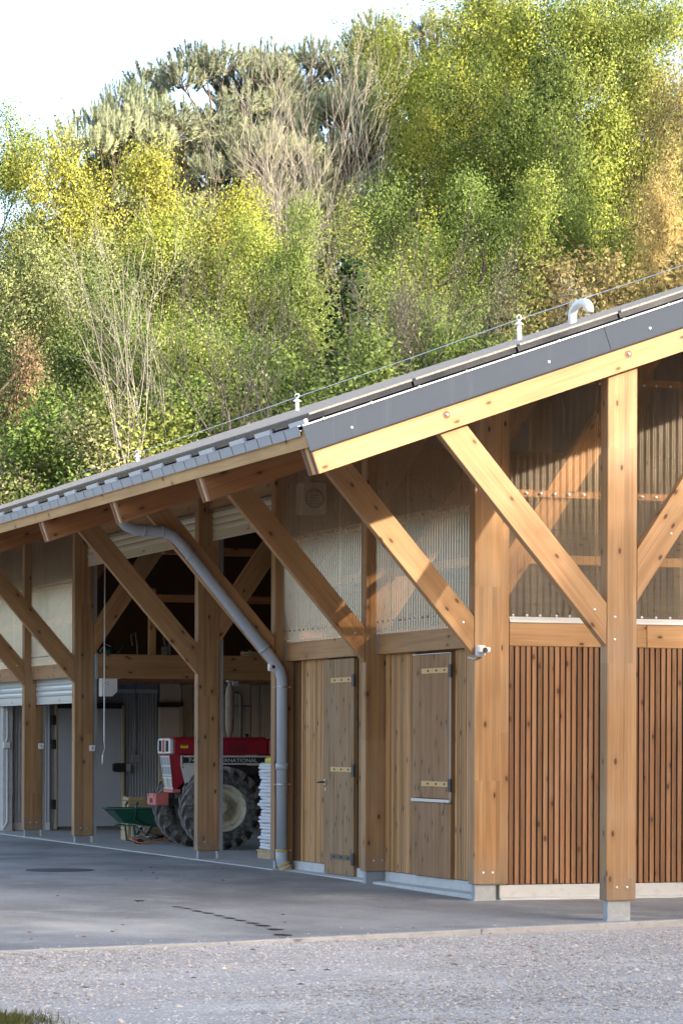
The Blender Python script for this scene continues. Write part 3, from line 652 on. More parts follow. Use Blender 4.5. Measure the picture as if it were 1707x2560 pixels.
for n in (4, 6, 7):
    y = n * BAY; zt = 4.4 if n in (4, 6) else 2.42
    mb = MB(); mb.box((0.300, y + 0.03, -0.01), (0.345, y + 0.036, zt)); mb.box((0.300, y + 0.10, -0.01), (0.345, y + 0.106, zt)); mb.box((0.300, y + 0.036, -0.01), (0.306, y + 0.10, zt))
    mb.obj('guide_rail', 'galv', barn)
    mb = MB(); mb.box((0.290, y + 0.02, -0.01), (0.2985, y + 0.13, zt)); mb.obj('guide_rail', 'galv', barn)
for n, z in ((6, 1.34), (7, 1.36)):
    sw = MB().box((0.225, n * BAY - 0.045, z), (0.31, n * BAY - 0.001, z + 0.09)).obj('key_switch', 'white', barn, 0.006)
    MB().box((0.262, n * BAY - 0.048, z + 0.03), (0.272, n * BAY - 0.0455, z + 0.06)).obj('key_slot', 'black', sw)

# ---- downpipe in front of the fourth frame
yp = 3 * BAY - 0.075
path = [(-1.90, yp, 4.05), (-1.83, yp, 3.965), (-1.72, yp, 3.925), (-1.55, yp, 3.92), (-1.38, yp, 3.91), (-1.27, yp, 3.865), (-1.17, yp, 3.775), (-0.02, yp, 2.415), (0.035, yp, 2.33), (0.063, yp, 2.23), (0.067, yp, 2.14), (0.067, yp, 0.205)]
dp = MB().tube(path, 0.064, 20).obj('downpipe', 'pvc', barn, label='grey plastic downpipe slanting down under the eave then vertical')
MB().tube([(0.067, yp, 1.24), (0.067, yp, 1.16)], 0.074, 20).obj('socket', 'pvc', dp)
MB().tube([(0.067, yp, 0.23), (0.067, yp, 0.12), (0.085, yp, 0.055), (0.115, yp, 0.01), (0.15, yp, -0.06)], 0.070, 20).obj('elbow', 'pvc', dp)
MB().tube([(0.067, yp, 0.225), (0.067, yp, 0.205)], 0.076, 20).obj('seal_ring', 'pvc_ring', dp)
for c_, t_ in (((0.09, yp, 0.062), (0.35, 0, -0.94)), ((0.112, yp, 0.018), (0.5, 0, -0.87))):
    c_ = Vector(c_); t_ = Vector(t_); MB().tube([c_ - t_ * 0.010, c_ + t_ * 0.010], 0.0775, 20).obj('seal_ring', 'pvc_ring', dp)
for z in (2.13, 0.99):
    cl = MB().tube([(0.067, yp, z - 0.010), (0.067, yp, z + 0.010)], 0.0685, 20).obj('clamp', 'steel', dp)
    for sx in (-0.085, 0.085): put(BOLT_Y, 'bolt', 'steel', dp, (0.067 + sx, yp, z)); MB().box((0.067 + sx - 0.022, yp - 0.004, z - 0.009), (0.067 + sx + 0.022, yp + 0.004, z + 0.009)).obj('clamp_lug', 'steel', dp)
for t in (0.10, 0.88):
    p0 = Vector((-1.17, yp, 3.775)); p1 = Vector((-0.02, yp, 2.415)); c_ = p0.lerp(p1, t); d_ = (p1 - p0).normalized()
    MB().tube([c_ - d_ * 0.015, c_ + d_ * 0.015], 0.072, 20).obj('clamp', 'pvc', dp)
for q in (Vector((-1.62, yp, 3.92)), Vector((-1.40, yp, 3.912))):
    MB().tube([q - Vector((0.014, 0, 0)), q + Vector((0.014, 0, 0))], 0.071, 20).obj('socket', 'pvc', dp)

# ---- interior of the barn
WY = 24.5
MB().box((-0.035, 3 * BAY - 0.02, -0.25), (9.0, WY + 3, 0.0)).obj('floor_slab', 'slab', barn)
MB().box((0.36, 6 * BAY, 2.41), (8.8, 6 * BAY + 0.12, 2.765), (1, 0, 0)).obj('ring_beam', 'timber', barn, 0.005)
MB().box((0.33, 6 * BAY - 0.003, 2.40), (0.358, 6 * BAY + 0.1, 2.78)).obj('beam_bracket', 'galv', barn)
MB().box((0.36, 6 * BAY + 0.122, 2.62), (8.8, WY - 0.01, 2.70)).obj('loft_floor', 'timber_dark', barn)
for i, x in enumerate(np.arange(0.9, 8.6, 0.62)): MB().box((x, 6 * BAY + 0.123, 2.44), (x + 0.07, WY - 0.02, 2.618)).obj('joist', 'timber_dark', barn)
MB().prism([(0.30, 2.56), (8.7, 2.56), (8.7, 5.4), (5.3, rafz(5.3) + 0.2), (0.30, rafz(0.3) + 0.2)], 'y', WY + 0.06, WY + 0.12).obj('upper_wall', 'dark', barn)
MB().box((0.29, WY + 0.05, 0), (9.0, WY + 0.09, 2.55)).obj('wall_core', 'panel_dark', barn)
def ribbed(name, mat, x0, x1, z0, z1, y=WY, pitch=0.05): return corr(name, mat, barn, x0, x1, z0, z1, 'y', y, pitch, 0.005, 6)
MB().box((0.29, WY - 0.25, 0), (0.46, WY + 0.04, 2.5)).obj('concrete_pier', 'concrete', barn, 0.01)
ribbed('ribbed_panel', 'panel_grey', 0.47, 1.15, 0.13, 2.5); MB().box((0.47, WY - 0.012, 0), (1.15, WY + 0.03, 0.128)).obj('wall_base', 'white', barn)
ribbed('ribbed_panel', 'panel_dark', 2.42, 3.0, 0.02, 2.5)
MB().box((2.2, WY - 0.03, 2.30), (3.0, WY - 0.012, 2.36)).obj('panel_trim', 'panel_grey', barn)
for x0, x1, z0, z1, mt in ((3.44, 3.62, 0, 2.5, 'panel_frame'), (3.63, 4.64, 0, 2.08, 'panel_tan'), (3.63, 4.64, 2.10, 2.5, 'panel_tan'), (3.05, 3.42, 2.14, 2.46, 'panel_tan'), (4.66, 4.80, 0, 2.52, 'panel_tan')):
    MB().box((x0, WY - 0.02, z0), (x1, WY + 0.03, z1)).obj('wall_panel', mt, barn, 0.004)
ribbed('ribbed_panel', 'panel_tan', 4.82, 8.9, 0, 2.5, WY)
# cold room door and a second leaf
cdoor = MB().box((1.26, WY - 0.07, 0.06), (2.36, WY + 0.0, 2.03)).obj('cold_room_door', 'panel_grey', barn, 0.008, label='plain grey cold room door with a black lever handle')
for a, c, z0, z1 in ((1.22, 1.258, 0.02, 2.08), (2.362, 2.41, 0.02, 2.08)): MB().box((a, WY - 0.085, z0), (c, WY + 0.02, z1)).obj('door_frame', 'panel_frame', cdoor, 0.005)
MB().box((1.26, WY - 0.085, 2.032), (2.36, WY + 0.02, 2.12)).obj('door_frame', 'black', cdoor)
for z in (0.35, 1.35, 1.75): MB().box((1.17, WY - 0.09, z), (1.235, WY - 0.01, z + 0.16)).obj('hinge', 'black', cdoor, 0.004)
MB().prism([(2.20, 0.99), (2.24, 0.97), (2.42, 0.97), (2.48, 1.02), (2.48, 1.08), (2.42, 1.12), (2.24, 1.12), (2.20, 1.10)], 'y', WY - 0.15, WY - 0.072).obj('handle', 'black', cdoor)
MB().box((2.42, WY - 0.16, 0.98), (2.50, WY - 0.05, 1.11)).obj('handle_plate', 'galv', cdoor)
leaf = MB().box((3.0, WY - 0.12, 0.04), (3.36, WY - 0.04, 2.06)).obj('inner_door', 'panel_tan', barn, 0.006)
MB().box((3.362, WY - 0.13, 0.02), (3.42, WY - 0.03, 2.08)).obj('door_frame', 'panel_frame', leaf)
MB().box((2.98, WY - 0.13, 2.07), (3.42, WY - 0.03, 2.14)).obj('door_frame', 'black', leaf)
MB().tube([(2.61, WY - 0.02, 2.42), (2.61, WY - 0.02, 1.26)], 0.014, 8).obj('conduit', 'pvc', barn)
MB().box((2.54, WY - 0.06, 1.13), (2.70, WY - 0.007, 1.26)).obj('socket_box', 'panel_dark', barn, 0.006)
MB().tube([(0.36, WY - 0.28, 2.05), (0.36, WY - 0.28, 1.52), (0.33, WY - 0.28, 1.47)], 0.014, 8).obj('conduit', 'white', barn)
MB().box((0.29, WY - 0.32, 1.36), (0.40, WY - 0.252, 1.47)).obj('socket_box', 'white', barn, 0.006)
MB().tube([(0.36, WY - 0.28, 1.36), (0.36, WY - 0.28, 0.15), (0.30, WY - 0.28, 0.05)], 0.014, 8).obj('conduit', 'white', barn)
MB().tube([(3.8, WY - 0.06, 2.30), (4.43, WY - 0.06, 2.30), (4.445, WY - 0.06, 2.25), (4.445, WY - 0.06, 0.3)], 0.026, 10).obj('conduit', 'pvc', barn)
bx = MB().prism([(0.34, 2.14), (0.51, 2.14), (0.585, 2.21), (0.585, 2.40), (0.34, 2.40)], 'y', 18.26, 18.40).obj('shutter_motor', 'white', barn, 0.006)
for x, z in ((0.38, 2.33), (0.40, 2.33), (0.44, 2.35), (0.44, 2.31)): MB().lathe([(0.008, -0.002), (0, -0.002)], (x, 18.258, z), 'y', 8, False).obj('hole', 'black', bx)
MB().box((0.34, 18.25, 2.402), (0.63, 18.40, 2.408)).obj('motor_plate', 'alu', bx)
# walls that close the barn
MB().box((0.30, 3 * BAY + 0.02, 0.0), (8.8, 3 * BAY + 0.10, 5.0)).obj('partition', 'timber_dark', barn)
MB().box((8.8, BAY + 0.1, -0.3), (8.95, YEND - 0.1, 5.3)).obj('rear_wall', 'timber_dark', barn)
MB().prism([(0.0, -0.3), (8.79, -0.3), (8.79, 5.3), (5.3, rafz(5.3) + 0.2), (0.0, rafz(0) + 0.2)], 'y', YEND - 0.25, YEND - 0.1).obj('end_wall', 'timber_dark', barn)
for n in (0, 1, 3, 4, 6, 8):
    y = n * BAY; MB().box((4.6, y, -0.2), (4.88, y + 0.15, rafz(4.6) + 0.05)).obj('inner_post', 'glulam', barn, 0.005)
MB().prism([(4.2, 0.0), (8.79, 0.0), (8.79, 5.2), (5.3, rafz(5.3) + 0.05), (4.2, rafz(4.2) + 0.05)], 'y', BAY + 0.06, BAY + 0.12, (0, 0, 1)).obj('gable_boards', 'slat', barn)
MB().box((0.30, 14.9, 4.02), (8.7, 15.0, 4.12), (1, 0, 0)).obj('tie_beam', 'timber_dark', barn)
for y in (3.2 * BAY, 5 * BAY): MB().box((0.29, y, 3.40), (8.7, y + 0.08, 3.50), (1, 0, 0)).obj('tie_beam', 'timber_dark', barn)
MB().box((1.18, 18.66, 2.70), (1.28, 18.74, 3.75), (0, 0, 1)).obj('loft_stud', 'timber', barn)

# ================================================================== THINGS IN AND ON THE BARN
def lbox(mb, lo, hi): return mb.box(lo, hi)
def textmesh(body, size, depth=0.0):
    cu = bpy.data.curves.new('lettering', 'FONT'); cu.body = body; cu.size = size; cu.extrude = depth; cu.align_x = 'LEFT'
    o = bpy.data.objects.new('lettering', cu); COL.objects.link(o)
    dg = bpy.context.evaluated_depsgraph_get(); me = bpy.data.meshes.new_from_object(o.evaluated_get(dg)); bpy.data.objects.remove(o); return me

# ---- tractor (nose points to -x)
TX, TY = 1.25, 16.0
tr = empty('tractor', (TX, TY, 0), label='old red tractor with white grille and muddy lugged tyres parked inside the barn', cat='tractor')
def tp(name, mat, mb, parent=None, bevel=0.0, **k): return mb.obj(name, mat, parent or tr, bevel, **k)
hood = tp('hood', 'redpaint', MB().prism([(-0.30, 1.305), (-0.30, 1.50), (-0.27, 1.535), (-0.20, 1.55), (0.20, 1.55), (0.27, 1.535), (0.30, 1.50), (0.30, 1.305)], 'x', -0.56, 0.80), bevel=0.012)
tp('rear_cowl', 'redpaint', MB().box((0.81, -0.30, 1.29), (1.15, 0.30, 1.53)), bevel=0.03)
for k in range(9):
    x = 0.22 + k * 0.030; MB().add([(x, -0.3015, 1.47), (x + 0.012, -0.3015, 1.47), (x + 0.042, -0.3015, 1.34), (x + 0.03, -0.3015, 1.34)], [(0, 1, 2, 3)]).obj('louvre', 'iron', hood)
st = MB().box((-0.47, -0.303, 1.395), (-0.36, -0.3005, 1.437)).obj('sticker', 'yellow', hood)
MB().box((-0.455, -0.3045, 1.424), (-0.375, -0.3035, 1.433)).obj('sticker_print', 'black', st)
tp('filler_cap', 'black', MB().lathe([(0.035, 0), (0.035, 0.05), (0, 0.05)], (0.58, 0.0, 1.545), 'z', 12))
# headlamp cowl at the nose
fc = tp('nose_cowl', 'whitepaint', MB().prism([(-0.30, 1.315), (0.30, 1.315), (0.30, 1.50), (0.25, 1.53), (-0.25, 1.53), (-0.30, 1.50)], 'x', -0.625, -0.562), bevel=0.012)
for s in (-1, 1):
    for k in range(7): MB().box((-0.630, s * 0.17 - 0.07 + k * 0.020, 1.345), (-0.6255, s * 0.17 - 0.064 + k * 0.020, 1.50)).obj('vent_slot', 'iron', fc)
MB().box((-0.630, -0.055, 1.335), (-0.6255, 0.055, 1.51)).obj('centre_slot', 'redpaint', fc)
# sloping grille column
def slope_x(z): return -0.60 + (1.30 - z) * 0.13
ns = tp('nose', 'redpaint', MB().add([(slope_x(1.30), -0.24, 1.30), (slope_x(1.30), 0.24, 1.30), (slope_x(0.79), 0.20, 0.79), (slope_x(0.79), -0.20, 0.79),
        (-0.42, -0.26, 1.30), (-0.42, 0.26, 1.30), (-0.40, 0.22, 0.92), (-0.40, -0.22, 0.92)],
        [(0, 1, 2, 3), (4, 7, 6, 5), (0, 3, 7, 4), (1, 5, 6, 2), (0, 4, 5, 1), (3, 2, 6, 7)]))
tp('nose_lip', 'pinkpaint', MB().box((-0.56, -0.22, 0.775), (-0.44, 0.22, 0.825)), ns, 0.006)
def gx(z): return slope_x(z) - 0.012
for zz in (1.285, 1.155, 1.03, 0.99, 0.845):
    MB().add([(gx(zz), -0.225, zz), (gx(zz), 0.225, zz), (gx(zz - 0.018), 0.225, zz - 0.018), (gx(zz - 0.018), -0.225, zz - 0.018)], [(0, 1, 2, 3)]).obj('grille_bar', 'whitepaint', ns)
for yy in (-0.218, -0.075, 0.065, 0.205):
    MB().add([(gx(1.285) - 0.002, yy, 1.285), (gx(1.285) - 0.002, yy + 0.018, 1.285), (gx(0.83) - 0.002, yy * 0.86 + 0.016, 0.83), (gx(0.83) - 0.002, yy * 0.86, 0.83)], [(0, 1, 2, 3)]).obj('grille_bar', 'whitepaint', ns)
for s in (-1, 1):
    MB().add([(gx(0.985) + 0.003, s * 0.03, 0.985), (gx(0.985) + 0.003, s * 0.19, 0.985), (gx(0.85) + 0.003, s * 0.175, 0.85), (gx(0.85) + 0.003, s * 0.03, 0.85)], [(0, 1, 2, 3)]).obj('headlight', 'lampglass', ns)
MB().add([(gx(1.28) + 0.006, -0.22, 1.28), (gx(1.28) + 0.006, 0.22, 1.28), (gx(0.84) + 0.006, 0.19, 0.84), (gx(0.84) + 0.006, -0.19, 0.84)], [(0, 1, 2, 3)]).obj('grille_mesh', 'panel_dark', ns)
# name stripe
for s in (-1, 1):
    pl = tp('side_plate', 'whitepaint', MB().box((-0.465, s * 0.288 - 0.004, 1.165), (0.95, s * 0.288 + 0.004, 1.292)))
    MB().box((-0.44, s * 0.2945 - 0.002, 1.188), (0.94, s * 0.2945 + 0.002, 1.268)).obj('stripe', 'black', pl)
    sp = tp('side_panel', 'whitepaint', MB().prism([(-0.465, 1.163), (-0.30, 1.163), (-0.05, 1.163), (-0.05, 0.93), (-0.40, 0.90)], 'y', s * 0.285 - 0.003, s * 0.285 + 0.003))
    for bx_, bz_ in ((-0.435, 1.275), (-0.435, 1.18), (-0.43, 1.13)): MB().lathe([(0.014, s * 0.004), (0, s * 0.004)], (bx_, s * 0.292, bz_), 'y', 8, False).obj('bolt', 'rust', pl)
    if s < 0:
        for body, x in (('74', -0.36), ('INTERNATIONAL', -0.01)):
            me = textmesh(body, 0.071, 0.0); w = max(v.co.x for v in me.vertices); 
            kx = 0.105 / w if body == '74' else 0.655 / w
            for v in me.vertices: v.co = (x + v.co.x * kx, -0.2985, 1.202 + v.co.y)
            link('lettering', me, 'white', pl)
# running gear
tp('engine', 'iron', MB().box((-0.42, -0.17, 0.55), (0.55, 0.17, 1.30)).box((0.55, -0.22, 0.50), (2.2, 0.22, 0.95)), bevel=0.03)
tp('fuel_tank', 'iron', MB().box((0.30, -0.27, 0.90), (0.95, -0.17, 1.15)), bevel=0.02)
tp('front_axle', 'iron', MB().box((-0.12, -0.50, 0.50), (0.12, 0.50, 0.68)).box((-0.3, -0.12, 0.45), (0.3, 0.12, 0.6)), bevel=0.02)
for k in range(3): tp('hose', 'iron', MB().tube([(0.15 + 0.2 * k, -0.26, 1.1), (0.25 + 0.2 * k, -0.29, 0.98), (0.42 + 0.2 * k, -0.28, 1.04), (0.6 + 0.15 * k, -0.24, 0.95)], 0.012, 6))
bw = tp('ballast_weight', 'pinkpaint', MB().box((-0.80, -0.20, 0.60), (-0.60, 0.20, 0.77)), bevel=0.012)
MB().box((-0.805, -0.06, 0.635), (-0.8005, 0.06, 0.70)).obj('slot', 'iron', bw)
for s in (-1, 1): MB().box((-0.804, s * 0.13 - 0.006, 0.72), (-0.8005, s * 0.13 + 0.006, 0.768)).obj('slot', 'iron', bw)
tp('weight_bracket', 'iron', MB().box((-0.60, -0.14, 0.60), (-0.36, 0.14, 0.70)))
tp('exhaust', 'rust', MB().lathe([(0.028, 1.50), (0.028, 1.58), (0.055, 1.63), (0.062, 1.75), (0.062, 2.10), (0.055, 2.22), (0.030, 2.27), (0.026, 2.33), (0.0, 2.33)], (0.33, -0.02, 0), 'z', 16))
MB().box((0.29, -0.06, 2.325), (0.37, 0.03, 2.345)).box((0.36, -0.05, 2.27), (0.45, 0.02, 2.338)).obj('rain_cap', 'galv', tr, 0.004)
def wheel(name, cx, cy, R, W, rimr, nl):
    wtyre = MB(); h = W / 2; Rt = R - 0.045
    prof = [(rimr, -h * 0.80), (rimr + 0.05, -h * 0.95), ((rimr + Rt) / 2, -h * 1.02), (Rt - 0.06, -h * 0.97), (Rt - 0.01, -h * 0.80), (Rt, -h * 0.35), (Rt + 0.004, 0)]
    prof += [(r, -q) for r, q in prof[-2::-1]]
    wtyre.lathe(prof, (cx, cy, R), 'y', 40)
    ty = tp(name, 'rubber', wtyre)
    lg = MB()
    for side in (-1, 1):
        for k in range(nl):
            a0 = 2 * math.pi * (k + (0.5 if side > 0 else 0)) / nl
            def P(r, y, a): return (cx + r * math.cos(a), cy + y, R + r * math.sin(a))
            sw = 0.30; wa = 0.055 * 0.6 / R * 1.25
            inn, out = [], []
            for t in (0.0, 0.35, 0.7, 1.0, 1.14):
                y = side * h * (0.02 + 0.93 * min(t, 1.0)); a = a0 - sw * min(t, 1.0) ** 0.85; rt = R if t < 0.9 else (R - 0.012 if t < 1.05 else R - 0.10); rb = Rt - 0.03 if t < 1.05 else R - 0.12
                yo = side * h * 1.02 if t > 1.05 else y
                inn.append((P(rb, yo, a - wa), P(rb, yo, a + wa))); out.append((P(rt, yo, a - wa * 0.7), P(rt, yo, a + wa * 0.7)))
            vs = []; fs = []
            for (b0, b1), (t0, t1) in zip(inn, out): vs += [b0, t0, t1, b1]
            for i in range(4):
                o = 4 * i
                for j in range(3): fs.append((o + j, o + j + 1, o + j + 5, o + j + 4))
            fs += [(0, 1, 2, 3), (16, 17, 18, 19)]
            lg.add(vs, fs)
    lg.obj('lugs', 'lug', ty)
    rm = MB()
    for s in (-1, 1):
        rm.lathe([(rimr + 0.012, s * h * 0.84), (rimr + 0.012, s * h * 0.78), (rimr - 0.02, s * h * 0.75), (rimr - 0.05, s * h * 0.4), (rimr - 0.06, s * h * 0.1), (rimr * 0.62, s * h * 0.05), (rimr * 0.55, s * h * 0.35), (rimr * 0.30, s * h * 0.42), (rimr * 0.26, s * h * 0.75), (0.0, s * h * 0.78)], (cx, cy, R), 'y', 36)
    r_ = rm.obj('rim', 'rim', ty)
    for k in range(8):
        a = 2 * math.pi * k / 8
        for s in (-1, 1): MB().lathe([(0.016, s * h * 0.42), (0.012, s * h * 0.55), (0, s * h * 0.55)], (cx + rimr * 0.43 * math.cos(a), cy, R + rimr * 0.43 * math.sin(a)), 'y', 6, False).obj('wheel_nut', 'rust', ty)
    return ty
wheel('front_wheel', 0.0, -0.66, 0.575, 0.36, 0.325, 19); wheel('front_wheel', 0.0, 0.60, 0.575, 0.36, 0.325, 19)
wheel('rear_wheel', 2.15, -0.78, 0.80, 0.44, 0.46, 21); wheel('rear_wheel', 2.15, 0.78, 0.80, 0.44, 0.46, 21)
for s in (-1, 1):
    tp('mudguard', 'redpaint', MB().prism([(1.25, 1.2), (1.45, 1.55), (1.85, 1.72), (2.4, 1.72), (2.4, 1.68), (1.88, 1.68), (1.5, 1.5), (1.3, 1.18)], 'y', s * 0.78 - 0.2, s * 0.78 + 0.2))
tp('seat', 'black', MB().box((1.85, -0.22, 1.15), (2.25, 0.22, 1.25)).box((2.2, -0.22, 1.25), (2.28, 0.22, 1.6)), bevel=0.03)
tp('steering_wheel', 'black', MB().tube([(1.42 + 0.18 * math.cos(t) * 0.5, 0.18 * math.sin(t), 1.62 + 0.1 * math.cos(t)) for t in np.linspace(0, 6.283, 20)], 0.014, 6, False))
for s in (-1, 1): tp('roll_bar', 'iron', MB().box((2.30, s * 0.5 - 0.03, 1.0), (2.37, s * 0.5 + 0.03, 2.3)))
tp('roll_bar', 'iron', MB().box((2.30, -0.53, 2.3), (2.37, 0.53, 2.37)))

# ---- wheelbarrow
wb = empty('wheelbarrow', (0.95, 18.25, 0), label='green wheelbarrow filled with soil standing beside the grey cold room door', cat='wheelbarrow')
tubo = [(-0.52, -0.27, 0.51), (0.42, -0.30, 0.50), (0.42, 0.30, 0.50), (-0.52, 0.27, 0.51)]; tubi = [(-0.30, -0.17, 0.29), (0.22, -0.2, 0.25), (0.22, 0.2, 0.25), (-0.30, 0.17, 0.29)]
ins = [(x * 0.97, y * 0.96, z - 0.02) for x, y, z in tubo]; 
tb = MB().add(tubo + tubi, [(0, 1, 5, 4), (1, 2, 6, 5), (2, 3, 7, 6), (3, 0, 4, 7), (4, 5, 6, 7)]).obj('tub', 'green', wb)
MB().tube(tubo + tubo[:1], 0.012, 8).obj('rim', 'green', tb)
MB().add([(x * 0.96, y * 0.95, z - 0.035) for x, y, z in tubo], [(0, 1, 2, 3)]).obj('soil', 'soil', wb)
for s in (-1, 1):
    MB().tube([(-0.34, s * 0.20, 0.26), (-0.18, s * 0.24, 0.26), (-0.15, s * 0.25, 0.03), (-0.06, s * 0.25, 0.02), (0.10, s * 0.24, 0.25)], 0.016, 8).obj('leg', 'green', wb)
    MB().tube([(0.55, s * 0.10, 0.22), (0.0, s * 0.2, 0.27), (-0.18, s * 0.27, 0.35), (-0.16, s * 0.28, 0.55), (-0.13, s * 0.28, 0.60)], 0.016, 8).obj('handle', 'green', wb)
    MB().tube([(-0.05, s * 0.22, 0.25), (0.22, s * 0.2, 0.04)], 0.014, 8).obj('strut', 'rust', wb)
MB().lathe([(0.05, -0.03), (0.17, -0.045), (0.19, 0), (0.17, 0.045), (0.05, 0.03)], (0.50, 0, 0.19), 'y', 20).obj('wheel', 'rubber', wb)
# floor trolley and hose between barrow and tractor
tl = empty('floor_trolley', (0.78, 17.75, 0), label='low rusty trolley jack with black handle on floor beside the wheelbarrow', cat='trolley jack')
MB().box((-0.13, -0.06, 0.05), (0.10, 0.06, 0.10)).box((-0.05, -0.04, 0.10), (0.05, 0.04, 0.13)).obj('frame', 'rust', tl, 0.008)
for s in (-1, 1): MB().lathe([(0.0, -0.02), (0.04, -0.02), (0.04, 0.02), (0.0, 0.02)], (-0.02, s * 0.075, 0.04), 'y', 12, False).obj('wheel', 'black', tl)
MB().tube([(0.08, 0, 0.10), (0.22, 0, 0.11)], 0.012, 8).obj('rod', 'galv', tl); MB().tube([(0.20, 0, 0.11), (0.36, 0, 0.10)], 0.028, 8).obj('grip', 'black', tl)
hs = MB().tube([(0.62, 17.7, 0.08), (0.70, 17.55, 0.03), (0.85, 17.5, 0.02), (1.05, 17.6, 0.08), (1.3, 17.6, 0.05), (1.6, 17.7, 0.02)], 0.009, 6).obj('air_hose', 'orange', label='thin orange hose lying on the floor by the trolley jack', cat='hose')
cb = MB()
for k in range(5):
    t0 = k * 0.035; cb.tube([(1.02 + t0, 18.9, 0.42), (1.00 + t0, 18.9, 0.25), (0.98 + t0 * 0.6, 18.88, 0.08), (1.05 + t0 * 0.7, 18.86, 0.02), (1.10 + t0, 18.88, 0.15), (1.09 + t0, 18.9, 0.42)], 0.008, 6)
cb.obj('cable_coil', 'white', label='coil of white cable hanging down behind the wheelbarrow', cat='cable')
# ---- crates
def crate(loc, w, d, h, mat, label, rot=0, cat='crate', slot=True):
    c = empty('crate', loc, label=label, cat=cat); c.rotation_euler.z = rot
    t = 0.012; nb = 3; hh = h / nb
    for k in range(nb):
        z0, z1 = k * hh + 0.004, (k + 1) * hh - 0.004
        for s in (-1, 1):
            MB().box((-w / 2, s * d / 2 - t / 2, z0), (w / 2, s * d / 2 + t / 2, z1)).obj('board', mat, c)
            MB().box((s * w / 2 - t / 2, -d / 2 + t, z0), (s * w / 2 + t / 2, d / 2 - t, z1)).obj('board', mat, c)
    MB().box((-w / 2, -d / 2, 0), (w / 2, d / 2, 0.01)).obj('base', mat, c)
    for sx in (-1, 1):
        for sy in (-1, 1): MB().box((sx * (w / 2 - 0.03) - 0.02, sy * (d / 2 - 0.02) - 0.012, 0), (sx * (w / 2 - 0.03) + 0.02, sy * (d / 2 - 0.02) + 0.012, h + 0.015)).obj('corner_post', mat, c)
    return c
crate((1.32, 19.5, 0.48), 0.52, 0.34, 0.17, 'ply', 'pale wooden crate standing behind the green wheelbarrow, topmost of two')
crate((1.32, 19.5, 0.0), 0.55, 0.40, 0.46, 'ply', 'tall pale wooden crate on the floor behind the green wheelbarrow')
# ---- stack of folded fleece on a pallet
pal = empty('pallet', (1.36, 12.1, 0), label='small wooden pallet under the stack of white sacks', cat='pallet')
for x in (-0.5, 0.0, 0.42): MB().box((x, -0.4, 0.0), (x + 0.09, 0.4, 0.09)).obj('runner', 'ply', pal)
for k in range(6): MB().box((-0.52, -0.4 + k * 0.135, 0.091), (0.52, -0.4 + k * 0.135 + 0.11, 0.11)).obj('board', 'ply', pal)
rs2 = random.Random(5)
for k in range(26):
    z0 = 0.111 + k * 0.0425; ox, oy = rs2.uniform(-0.02, 0.02), rs2.uniform(-0.02, 0.02); mb = MB(); N = 24
    ring = []
    for zz, g in ((z0, 0.965), (z0 + 0.010, 1.0), (z0 + 0.028, 1.005), (z0 + 0.0425, 0.97)):
        for i in range(N):
            a = 2 * math.pi * i / N; sx = 0.52 * math.copysign(abs(math.cos(a)) ** 0.28, math.cos(a)); sy = 0.38 * math.copysign(abs(math.sin(a)) ** 0.28, math.sin(a)); w_ = 1 + 0.012 * math.sin(i * 2.7 + k * 1.9)
            ring.append((1.36 + ox + sx * g * w_, 12.1 + oy + sy * g * w_, zz + 0.006 * math.sin(i * 1.3 + k * 2.1)))
    fs = [(j * N + i, j * N + (i + 1) % N, (j + 1) * N + (i + 1) % N, (j + 1) * N + i) for j in range(3) for i in range(N)] + [tuple(range(N))[::-1], tuple(range(3 * N, 4 * N))]
    mb.add(ring, fs, None, True); mb.obj('sack', 'paper', label='lowest flat white sack lying on the pallet boards' if k == 0 else 'topmost flat white sack under the yellow bag' if k == 25 else 'flat white sack between others in the tall stack on the pallet', cat='sack', group='white sacks stacked on the pallet')
yb = MB(); N = 20; ring = []
for zz, g in ((1.215, 0.92), (1.235, 1.0), (1.275, 1.0), (1.31, 0.8)):
    for i in range(N):
        a = 2 * math.pi * i / N; ring.append((1.24 + 0.38 * g * math.copysign(abs(math.cos(a)) ** 0.4, math.cos(a)), 12.05 + 0.30 * g * math.copysign(abs(math.sin(a)) ** 0.4, math.sin(a)), zz + 0.010 * math.sin(i * 1.9)))
yb.add(ring, [(j * N + i, j * N + (i + 1) % N, (j + 1) * N + (i + 1) % N, (j + 1) * N + i) for j in range(3) for i in range(N)] + [tuple(range(N))[::-1], tuple(range(3 * N, 4 * N))], None, True)
yb.obj('bag', 'yellow', label='yellow plastic bag lying on top of the white sacks', cat='bag')
# ---- security cameras on the posts
def seccam(loc, sc, label, flip=1):
    c = empty('security_camera', loc, label=label, cat='camera', group='cameras on the posts'); c.scale = (sc, sc, sc)
    MB().box((-0.05 * flip, -0.05, -0.06), (0.05 * flip, 0.02, 0.06)).obj('body', 'white', c, 0.015)
    MB().prism([(-0.07, -0.02), (0.06, -0.02), (0.07, 0.035), (-0.06, 0.045)], 'y', -0.14, -0.051).obj('hood', 'white', c, 0.012)
    MB().lathe([(0.028, -0.003), (0.0, -0.003)], (0, -0.141, 0.005), 'y', 14, False).obj('lens', 'black', c)
    MB().tube([(-0.03 * flip, -0.02, -0.05), (-0.07 * flip, 0.0, -0.085), (-0.13 * flip, 0.01, -0.065)], 0.012, 8).obj('bracket', 'steel', c)
    return c
seccam((0.045, BAY - 0.03, 2.385), 0.95, 'white sensor camera on the sunlit post beside the split stable door')
seccam((-0.06, 3 * BAY - 0.03, 2.36), 0.75, 'white camera on the dark post behind the grey downpipe', -1)
